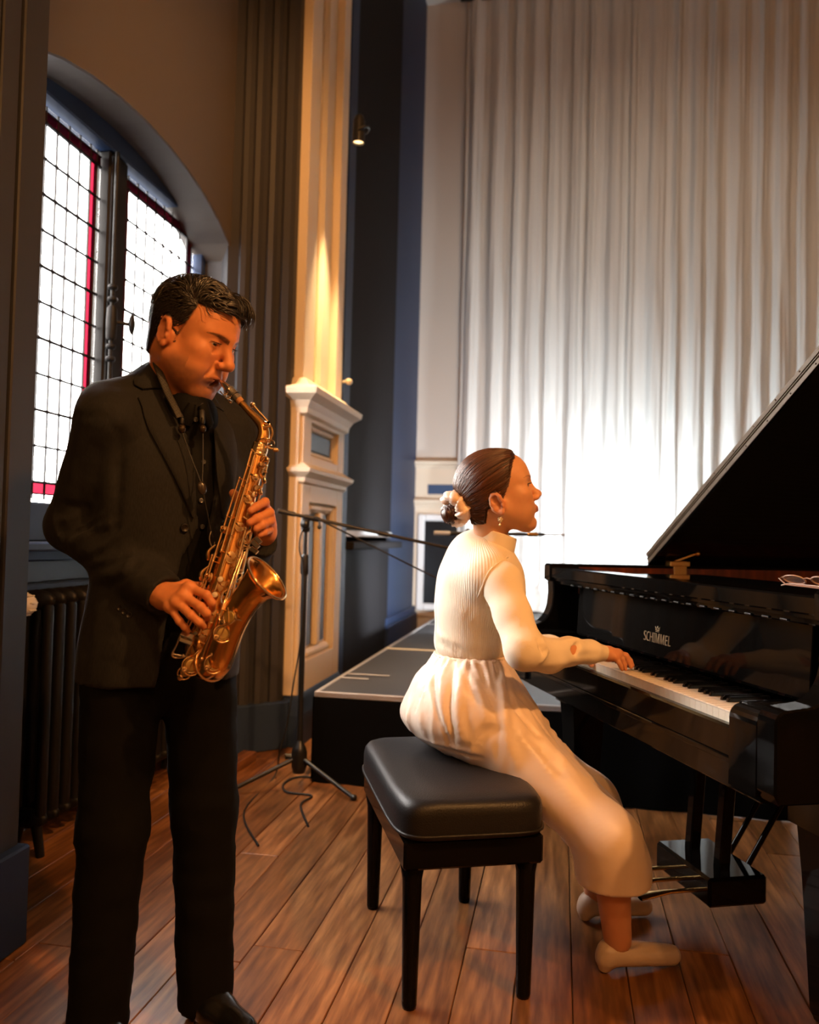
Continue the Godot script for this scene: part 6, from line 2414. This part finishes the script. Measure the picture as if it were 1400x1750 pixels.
	s.push(func(p: Vector3, _n: Vector3) -> float:
		var q := p - waist
		var phi := atan2(q.dot(she_left), q.dot(she_fwd))
		var down := clampf(-q.y / 0.16, 0, 1)
		var gather := sin(phi * 34.0 + 3.0 * wn.get_noise_1d(phi * 3.0)) * 0.0028 * exp(-down * 3.5)
		var fold := (1.0 - absf(sin(phi * 6.5 + 2.2 * wn.get_noise_2d(phi * 1.5, q.y * 2.0)))) * 0.004 * smoothstep(0.1, 0.8, down)
		return gather + fold - 0.004 * down)
	s.push(ridge_push(ridges_of(sk, [[[749, 1127, 727, 1168, 709, 1213], 5, -0.008], [[745, 1140, 741, 1168, 746, 1210, 760, 1252, 769, 1281], 5, -0.010], [[781, 1124, 773, 1150, 769, 1183, 766, 1210, 770, 1246, 774, 1276], 5, -0.011],
		[[802, 1135, 820, 1168, 832, 1180, 842, 1204, 848, 1234, 849, 1297], 3.5, -0.005], [[815, 1130, 826, 1150, 830, 1178], 4, -0.009], [[844, 1127, 850, 1145, 851, 1162], 4, -0.007], [[865, 1150, 874, 1186, 882, 1209, 919, 1255], 5.5, -0.011], [[886, 1186, 910, 1213, 937, 1252], 5, -0.008],
		[[707, 1268, 739, 1274, 769, 1284, 820, 1297], 4.5, -0.009], [[792, 1148, 805, 1180, 817, 1198], 5, -0.005], [[815, 1276, 830, 1252, 850, 1246], 10, -0.010], [[795, 1200, 800, 1240, 812, 1270], 9, -0.005],
		[[757, 1145, 753, 1200, 762, 1250], 8, 0.008], [[788, 1145, 783, 1210, 790, 1262], 9, 0.009], [[812, 1150, 824, 1200, 830, 1232], 8, 0.006], [[857, 1140, 861, 1200, 868, 1262, 880, 1306], 9, 0.009], [[896, 1184, 930, 1228, 975, 1284], 8, 0.007], [[734, 1155, 717, 1210, 722, 1256], 8, 0.007], [[700, 1180, 694, 1215, 702, 1252], 6, 0.004], [[715, 1262, 760, 1276, 800, 1286], 6, 0.005], [[905, 1262, 960, 1318], 9, -0.007], [[935, 1266, 985, 1318], 8, 0.005], [[880, 1245, 915, 1285, 940, 1320], 9, 0.006]], 2.24)))
	var satin := solid("skirt_satin", 0.76, 0.60, 0.48, 0.38, 0.0, 0.45)
	satin.rim_enabled = true
	satin.rim = 0.2
	var skirt := put("skirt", moved(s, back), satin, t)
	s = Shape.new()
	var band := []
	for k in 49:
		var w := TAU * k / 48
		band.append(P(806, 1119, 2.36) + she_fwd * cos(w) * 0.105 + she_left * sin(w) * 0.128)
	s.tube(band, 0.0045, 8, false, Vector2(1.0, 1.0))
	put("waistband", moved(s, back), satin, skirt)
	s = Shape.new()
	var sl := []
	for e in [[839, 1194], [847, 1225], [850, 1260], [851, 1290], [851, 1308]]:
		sl.append(sk.hit(lens_at, P(e[0], e[1], 2.24)))
	# ---- body
	var hx := she_head_xf()
	var inv := hx.affine_inverse()
	var hf := head_field(false, inv * P(838, 940, 2.335), 0.046, 0.049)
	var hs := hf.mesh(0.0019)
	hs.push(func(p: Vector3, _n: Vector3) -> float: return 0.008 * smoothstep(0.0, 1.0, clampf(she_hairline(p) * 0.28, 0, 1)) * (1.0 if absf(p.x) < 0.071 or p.y > 0.016 else 0.2))
	hs.dye(head_dye(false, she_hairline))
	moved(hs, hx)
	var skin := Color(0.60, 0.27, 0.14)
	var rw := P(1036, 1117, 2.262)
	var rf := [[P(1056, 1115, 2.292), P(1070, 1120, 2.300), P(1077, 1129, 2.300), P(1081, 1137, 2.298)],
		[P(1057, 1116, 2.276), P(1070, 1122, 2.280), P(1075, 1131, 2.280), P(1078.5, 1139.5, 2.278)],
		[P(1055, 1119, 2.262), P(1064, 1127, 2.260), P(1067, 1135, 2.260), P(1069, 1143, 2.258)],
		[P(1051, 1123, 2.250), P(1058, 1132, 2.246), P(1061, 1138, 2.246), P(1063.5, 1144, 2.246)]]
	var hand := hand_field(rw, P(1000, 1114, 2.215), 0.0205, rf, [P(1050, 1122, 2.30), P(1060, 1130, 2.315), P(1066, 1137, 2.32)], 0.80)
	var s2 := hand.mesh(0.0024)
	s2.dye(hand_dye(skin, [rf[0][0], rf[1][0], rf[2][0], rf[3][0]], [rf[0][3], rf[1][3], rf[2][3], rf[3][3]]))
	hs.add(s2)
	var lf := [[P(1004, 1110, 2.50), P(1013, 1114, 2.485), P(1017, 1121, 2.48), P(1019, 1127, 2.478)],
		[P(1003, 1111, 2.515), P(1012, 1116, 2.51), P(1016, 1123, 2.508), P(1017, 1129, 2.506)],
		[P(1001, 1112, 2.53), P(1009, 1117, 2.53), P(1012, 1123, 2.53), P(1014, 1129, 2.528)],
		[P(998, 1113, 2.545), P(1004, 1118, 2.55), P(1007, 1123, 2.55), P(1009, 1128, 2.55)]]
	hand = hand_field(lwr, P(950, 1109, 2.555), 0.021, lf, [P(996, 1118, 2.488), P(1005, 1128, 2.470), P(1011, 1137, 2.462)], 0.80)
	s2 = hand.mesh(0.0028)
	s2.dye(hand_dye(skin, [lf[0][0], lf[1][0], lf[2][0], lf[3][0]], [lf[0][3], lf[1][3], lf[2][3], lf[3][3]]))
	hs.add(s2)
	var under := Field.new()
	under.ell(P(813, 1040, 2.36), Vector3(0.095, 0.12, 0.115), bb, 0.05)
	under.ell(P(797, 1190, 2.36), Vector3(0.11, 0.12, 0.15), bb, 0.05)
	under.cap(P(838, 945, 2.335), P(822, 1000, 2.36), 0.048, 0.08, 0.05)
	under.chain([rsh, rel, P(972, 1113, 2.175), rw], [0.040, 0.036, 0.0275, 0.019], 0.02)
	under.chain([lsh, lel, lwr], [0.040, 0.034, 0.02], 0.02)
	under.chain([P(810, 1215, 2.27), rk, Vector3(0.56, 0.08, -2.13)], [0.085, 0.052, 0.036], 0.03)
	under.chain([P(810, 1215, 2.45), lk, Vector3(0.57, 0.08, -2.41)], [0.085, 0.052, 0.036], 0.03)
	s2 = under.mesh(0.014)
	s2.dye(func(_p: Vector3, _n: Vector3) -> Color: return skin)
	hs.add(s2)
	var body := put("body", moved(hs, back), skin_material("skin"), t)
	eyes(body, back * hx, Vector3(-0.05, -0.22, 1.0), Color(0.03, 0.014, 0.008))
	for f in [[Vector3(0.56, 0, -2.13), she_fwd], [Vector3(0.57, 0, -2.41), she_fwd]]:
		var so := Field.new()
		var o: Vector3 = f[0]
		so.cap(o + Vector3(0, 0.05, 0) - she_fwd * 0.02, o + Vector3(0, 0.030, 0) + she_fwd * 0.15, 0.034, 0.026, 0.02)
		so.cap(o + Vector3(0, 0.03, 0) - she_fwd * 0.035, o + Vector3(0, 0.015, 0) - she_fwd * 0.035, 0.022, 0.016, 0.02)
		so.ell(o + Vector3(0, 0.085, 0) + she_fwd * 0.015, Vector3(0.05, 0.03, 0.026), bb, 0.006, true)
		so.plane(o + Vector3(0, 0.002, 0), Vector3.DOWN, 0.002)
		put("shoe", moved(so.mesh(0.007), back), solid("shoe_cream", 0.55, 0.42, 0.32, 0.35), t)
	# ---- hair: combed back from the brow into a low bun
	var g := Shape.new()
	var rn := RandomNumberGenerator.new()
	rn.seed = 9
	var tints := []
	var hc := Vector3(0, 0.030, -0.010)
	var rmap := radius_map(head_field(false, inv * P(838, 940, 2.335), 0.046, 0.049, false), hc)
	var knot := Vector3(0, -0.022, -0.104)
	var kd := (knot - hc).normalized()
	var made := 0
	for n in 20000:
		if made >= 2700:
			break
		var d := Vector3(rn.randfn(), rn.randfn() - 0.05, rn.randfn() - 0.1).normalized()
		var root := hc + d * on_map(rmap, d)
		if she_hairline(root) < -0.1:
			continue
		made += 1
		var rd := d
		var pts := []
		var reach := rn.randf_range(0.45, 1.0)
		var puff := rn.randf_range(-0.004, 0.012)
		if rd.angle_to(kd) < 0.12:
			continue
		for k in 9:
			var u := k / 8.0 * reach
			var dd := rd.slerp(kd, u)
			# hair over the ears sweeps above them before it drops to the knot
			dd = (dd + Vector3(0, 0.10 * sin(PI * u) * (1.0 - absf(rd.y)), 0)).normalized()
			var h0 := smoothstep(0.0, 1.0, clampf(she_hairline(hc + dd * on_map(rmap, dd)) * 0.28, 0, 1))
			var q := hc + dd * (on_map(rmap, dd) + 0.008 * h0 + 0.0006 + 0.10 * puff * sin(PI * minf(u + 0.15, 1.0)))
			pts.append(hx * q)
		var first := g.v.size()
		lock(g, pts, rn.randf_range(0.0012, 0.0026), 5, Vector2(1, 0.5))
		tints.append([first, g.v.size(), rn.randf()])
	# bun
	var axis := (Vector3(-0.86, -0.45, 0.30)).normalized()
	var bc := P(771, 878, 2.305)
	var e1 := axis.cross(Vector3.UP).normalized(); var e2 := axis.cross(e1)
	var first := g.v.size()
	g.ball(bc, Vector3(0.029, 0.027, 0.029), Basis(e1, axis, e2), 20)
	g.tube([P(800, 866, 2.305), P(785, 871, 2.305), bc], [0.030, 0.024, 0.024], 14)
	tints.append([first, g.v.size(), 0.3])
	for n in 120:
		var w0 := rn.randf() * TAU
		var tilt := rn.randf_range(-0.9, 0.9)
		var pts := []
		for k in 9:
			var w := w0 + k * 0.24
			var lat := tilt + 0.25 * sin(k * 0.5)
			pts.append(bc + (e1 * cos(w) + e2 * sin(w)) * 0.0298 * cos(lat * 0.9) + axis * 0.0275 * sin(lat * 0.9))
		first = g.v.size()
		lock(g, pts, rn.randf_range(0.0012, 0.0024), 5, Vector2(1, 0.5))
		tints.append([first, g.v.size(), rn.randf()])
	g.colored = true
	for e in tints:
		var c := Color(0.028, 0.0095, 0.004).lerp(Color(0.115, 0.040, 0.015), e[2])
		for k in range(e[0], e[1]):
			g.c[k] = c
	put("hair", moved(g, back), dyed("hair_brown", 0.34, 0.5), t)
	# scrunchie
	s = Shape.new()
	var sc := P(779, 868, 2.300)
	var axis2 := (Vector3(-0.80, -0.36, 0.48)).normalized()
	e1 = axis2.cross(Vector3.UP).normalized(); e2 = axis2.cross(e1)
	var rows := []
	for k in 60:
		var w := TAU * k / 60
		var out := e1 * cos(w) + e2 * sin(w)
		var row := PackedVector3Array()
		for j in 14:
			var v := TAU * j / 14
			var r := 0.0165 * (1.0 + 0.20 * sin(w * 9.0 + v * 2.0) + 0.20 * sin(w * 17.0 + v * 3.0 + 1.0) + 0.12 * sin(w * 5.0))
			row.append(sc + out * (0.034 + r * cos(v)) + axis2 * r * 1.25 * sin(v))
		rows.append(row)
	rows.append(rows[0])
	s.rings(rows, true, false)
	put("scrunchie", moved(s, back), solid("scrunchie_satin", 0.78, 0.58, 0.47, 0.36), t)
	# earring
	s = Shape.new()
	var ec := P(855.5, 888, 2.222)
	for k in 5:
		var w := TAU * k / 5
		s.ball(ec + Vector3(cos(w) * 0.0048, sin(w) * 0.0048, 0), Vector3(0.0034, 0.0034, 0.0026), Basis(), 8)
	s.ball(ec + Vector3(0, 0, 0.002), Vector3(0.003, 0.003, 0.0026), Basis(), 8)
	s.tube([ec + Vector3(0, -0.006, 0), ec + Vector3(-0.001, -0.012, 0)], 0.0008, 5)
	s.ball(ec + Vector3(-0.001, -0.0145, 0), Vector3(0.0036, 0.0036, 0.0036), Basis(), 10)
	put("earring", moved(s, back), solid("earring_gold", 0.85, 0.68, 0.42, 0.2, 0.7), t)

# ================================================================ microphone stands, cables, odds and ends
func build_props() -> void:
	var black := solid("stand_black", 0.008, 0.008, 0.008, 0.38)
	var rubber := solid("cable_rubber", 0.008, 0.008, 0.008, 0.6)
	var top := P(523, 888, 3.6)
	var t := thing("microphone_stand", "tall black microphone stand with a long boom, between cream pier and stage deck", "microphone stand", Transform3D(Basis(), Vector3(top.x, 0, top.z)))
	var back := t.transform.affine_inverse()
	var h := top.y
	var s := Shape.new()
	s.tube([Vector3(0, 0.80, 0), Vector3(0, h, 0)], 0.0085, 12)
	put("upper_tube", s, black, t)
	s = Shape.new()
	s.lathe([[0.001, 0.08], [0.0125, 0.08], [0.0125, 0.92], [0.0125, 0.92], [0.018, 0.925], [0.020, 0.95], [0.018, 1.0], [0.012, 1.01], [0.001, 1.01]], Transform3D(), 14)
	put("lower_tube", s, black, t)
	s = Shape.new()
	s.lathe([[0.001, 0.06], [0.026, 0.06], [0.034, 0.09], [0.034, 0.15], [0.028, 0.17], [0.016, 0.19], [0.0125, 0.20]], Transform3D(), 16)
	s.tube([Vector3(-0.03, 0.13, 0.0), Vector3(-0.06, 0.13, 0.01)], 0.012, 10)
	put("hub", s, black, t)
	for k in 3:
		var a := 0.6 + TAU * k / 3.0
		s = Shape.new()
		var d := Vector3(cos(a), 0, sin(a))
		s.tube([d * 0.025 + Vector3(0, 0.12, 0), d * 0.30 + Vector3(0, 0.014, 0)], 0.0095, 8)
		s.ball(d * 0.305 + Vector3(0, 0.013, 0), Vector3(0.016, 0.013, 0.016), Basis(), 8)
		put("leg", s, black, t)
	s = Shape.new()
	s.bar(Vector3(-0.020, h - 0.055, -0.018), Vector3(0.020, h + 0.022, 0.018), Transform3D(), 0.008)
	s.lathe([[0.001, 0.022], [0.020, 0.020], [0.022, 0.0], [0.001, 0.0]], Transform3D(Basis(Vector3.RIGHT, PI / 2), Vector3(0, h - 0.02, 0.018)), 12)
	put("boom_clamp", s, black, t)
	var b0 := P(475, 873, 3.56); var b1 := P(755, 934, 3.74); var b2 := P(775, 938, 3.755)
	s = Shape.new()
	s.tube([b0, b1, b2], 0.0075, 10)
	s.tube([b0, b0.lerp(b1, 0.10)], 0.0105, 10)
	s.tube([b0.lerp(b1, 0.16), b0.lerp(b1, 0.24)], 0.0115, 10)
	s.tube([b0.lerp(b1, 0.60), b0.lerp(b1, 0.66)], 0.0105, 10)
	put("boom", moved(s, back), black, t)
	s = Shape.new()
	s.tube([P(546, 885, 3.60), P(546, 900, 3.59)], 0.005, 8)
	s.ball(P(546, 901, 3.59), Vector3(0.010, 0.010, 0.010), Basis(), 8)
	put("boom_knob", moved(s, back), black, t)
	s = Shape.new()
	var way := (b2 - b1).normalized()
	s.tube([b2, b2 + way * 0.02, b2 + way * 0.05, b2 + way * 0.15, b2 + way * 0.18], [0.012, 0.014, 0.016, 0.020, 0.012], 14)
	put("microphone", moved(s, back), solid("mic_grey", 0.03, 0.03, 0.032, 0.35, 0.6), t)
	# its cables
	s = Shape.new()
	s.tube(bend([P(536, 884, 3.585), P(580, 905, 3.61), P(640, 935, 3.65), P(700, 965, 3.69), P(745, 987, 3.72), P(800, 1008, 3.76)], 6), 0.0036, 6)
	tag(put("microphone_cable", s, rubber), "thin black cable slanting down from the boom of the near microphone stand", "cable")
	s = Shape.new()
	s.tube(bend([P(522, 898, 3.57), P(514, 915, 3.57), P(512, 940, 3.57), P(517, 962, 3.575), P(519, 1000, 3.575), P(517, 1060, 3.575), P(511, 1115, 3.57), P(503, 1160, 3.56), P(496, 1205, 3.55), P(489, 1245, 3.56), P(478, 1285, 3.60), P(469, 1318, 3.68) * Vector3(1, 0, 1) + Vector3(0, 0.006, 0), Vector3(-0.62, 0.006, -3.25), Vector3(-0.50, 0.006, -2.9)], 6), 0.0036, 6)
	tag(put("stand_cable", s, rubber), "black cable hanging loosely down the near microphone stand to the floor", "cable")
	s = Shape.new()
	var fl := [Vector3(-0.30, 0.006, -3.70), Vector3(-0.42, 0.006, -3.72), Vector3(-0.47, 0.006, -3.62), Vector3(-0.44, 0.006, -3.50), Vector3(-0.33, 0.006, -3.46), Vector3(-0.36, 0.006, -3.34), Vector3(-0.30, 0.006, -3.10)]
	for k in fl.size():
		fl[k] = fl[k] - Vector3(0.05, 0, 0)
	s.tube(bend(fl, 8), 0.0045, 6)
	tag(put("floor_cable", s, rubber), "black cable looping on the floor at the corner of the stage deck", "cable")
	# a length of timber on the floor under the fluted reveal
	s = Shape.new()
	s.bar(Vector3(-0.035, 0.0, -0.22), Vector3(0.035, 0.045, 0.30), Transform3D(), 0.004)
	var wood := solid("batten_wood", 0.55, 0.42, 0.32, 0.6)
	grain(wood, M.oak_1.albedo_texture, Vector3(6, 6, 0.8), false)
	var o := put("timber_batten", s, wood)
	o.transform = Transform3D(Basis(Vector3.UP, -0.245), Vector3(-0.795, 0.001, -3.78))
	tag(o, "short dusty timber batten lying on the floor behind the saxophonist's legs", "timber batten")
	# the second boom, behind the pianist
	var m := P(800, 912, 4.62)
	t = thing("microphone_stand", "slim microphone stand with a level brass-collared boom, on the deck behind the pianist's neck", "microphone stand", Transform3D(Basis(), Vector3(m.x, 0.402, m.z)))
	back = t.transform.affine_inverse()
	s = Shape.new()
	s.lathe([[0.001, 0.0], [0.12, 0.0], [0.125, 0.012], [0.03, 0.028], [0.010, 0.032], [0.010, m.y - 0.402], [0.001, m.y - 0.402]], Transform3D(), 24)
	put("pole", s, black, t)
	s = Shape.new()
	var a0 := P(742, 911, 4.60); var a1 := P(965, 914, 4.68)
	s.tube([a0, a0.lerp(a1, 0.12)], 0.013, 10)
	put("counterweight", moved(s, back), solid("weight_grey", 0.30, 0.28, 0.26, 0.4, 0.3), t)
	s = Shape.new()
	s.tube([a0.lerp(a1, 0.12), a0.lerp(a1, 0.84)], 0.010, 10)
	s.ball(m, Vector3(0.02, 0.03, 0.02))
	put("boom", moved(s, back), black, t)
	s = Shape.new()
	s.tube([a0.lerp(a1, 0.71), a0.lerp(a1, 0.72), a0.lerp(a1, 0.78), a0.lerp(a1, 0.79)], [0.011, 0.014, 0.014, 0.011], 12)
	put("collar", moved(s, back), M.bracket_brass, t)
	s = Shape.new()
	s.tube([a0.lerp(a1, 0.84), a0.lerp(a1, 0.86), a0.lerp(a1, 0.97), a1], [0.008, 0.005, 0.004, 0.007], 8)
	put("tip_rod", moved(s, back), solid("rod_brown", 0.20, 0.12, 0.06, 0.4, 0.4), t)
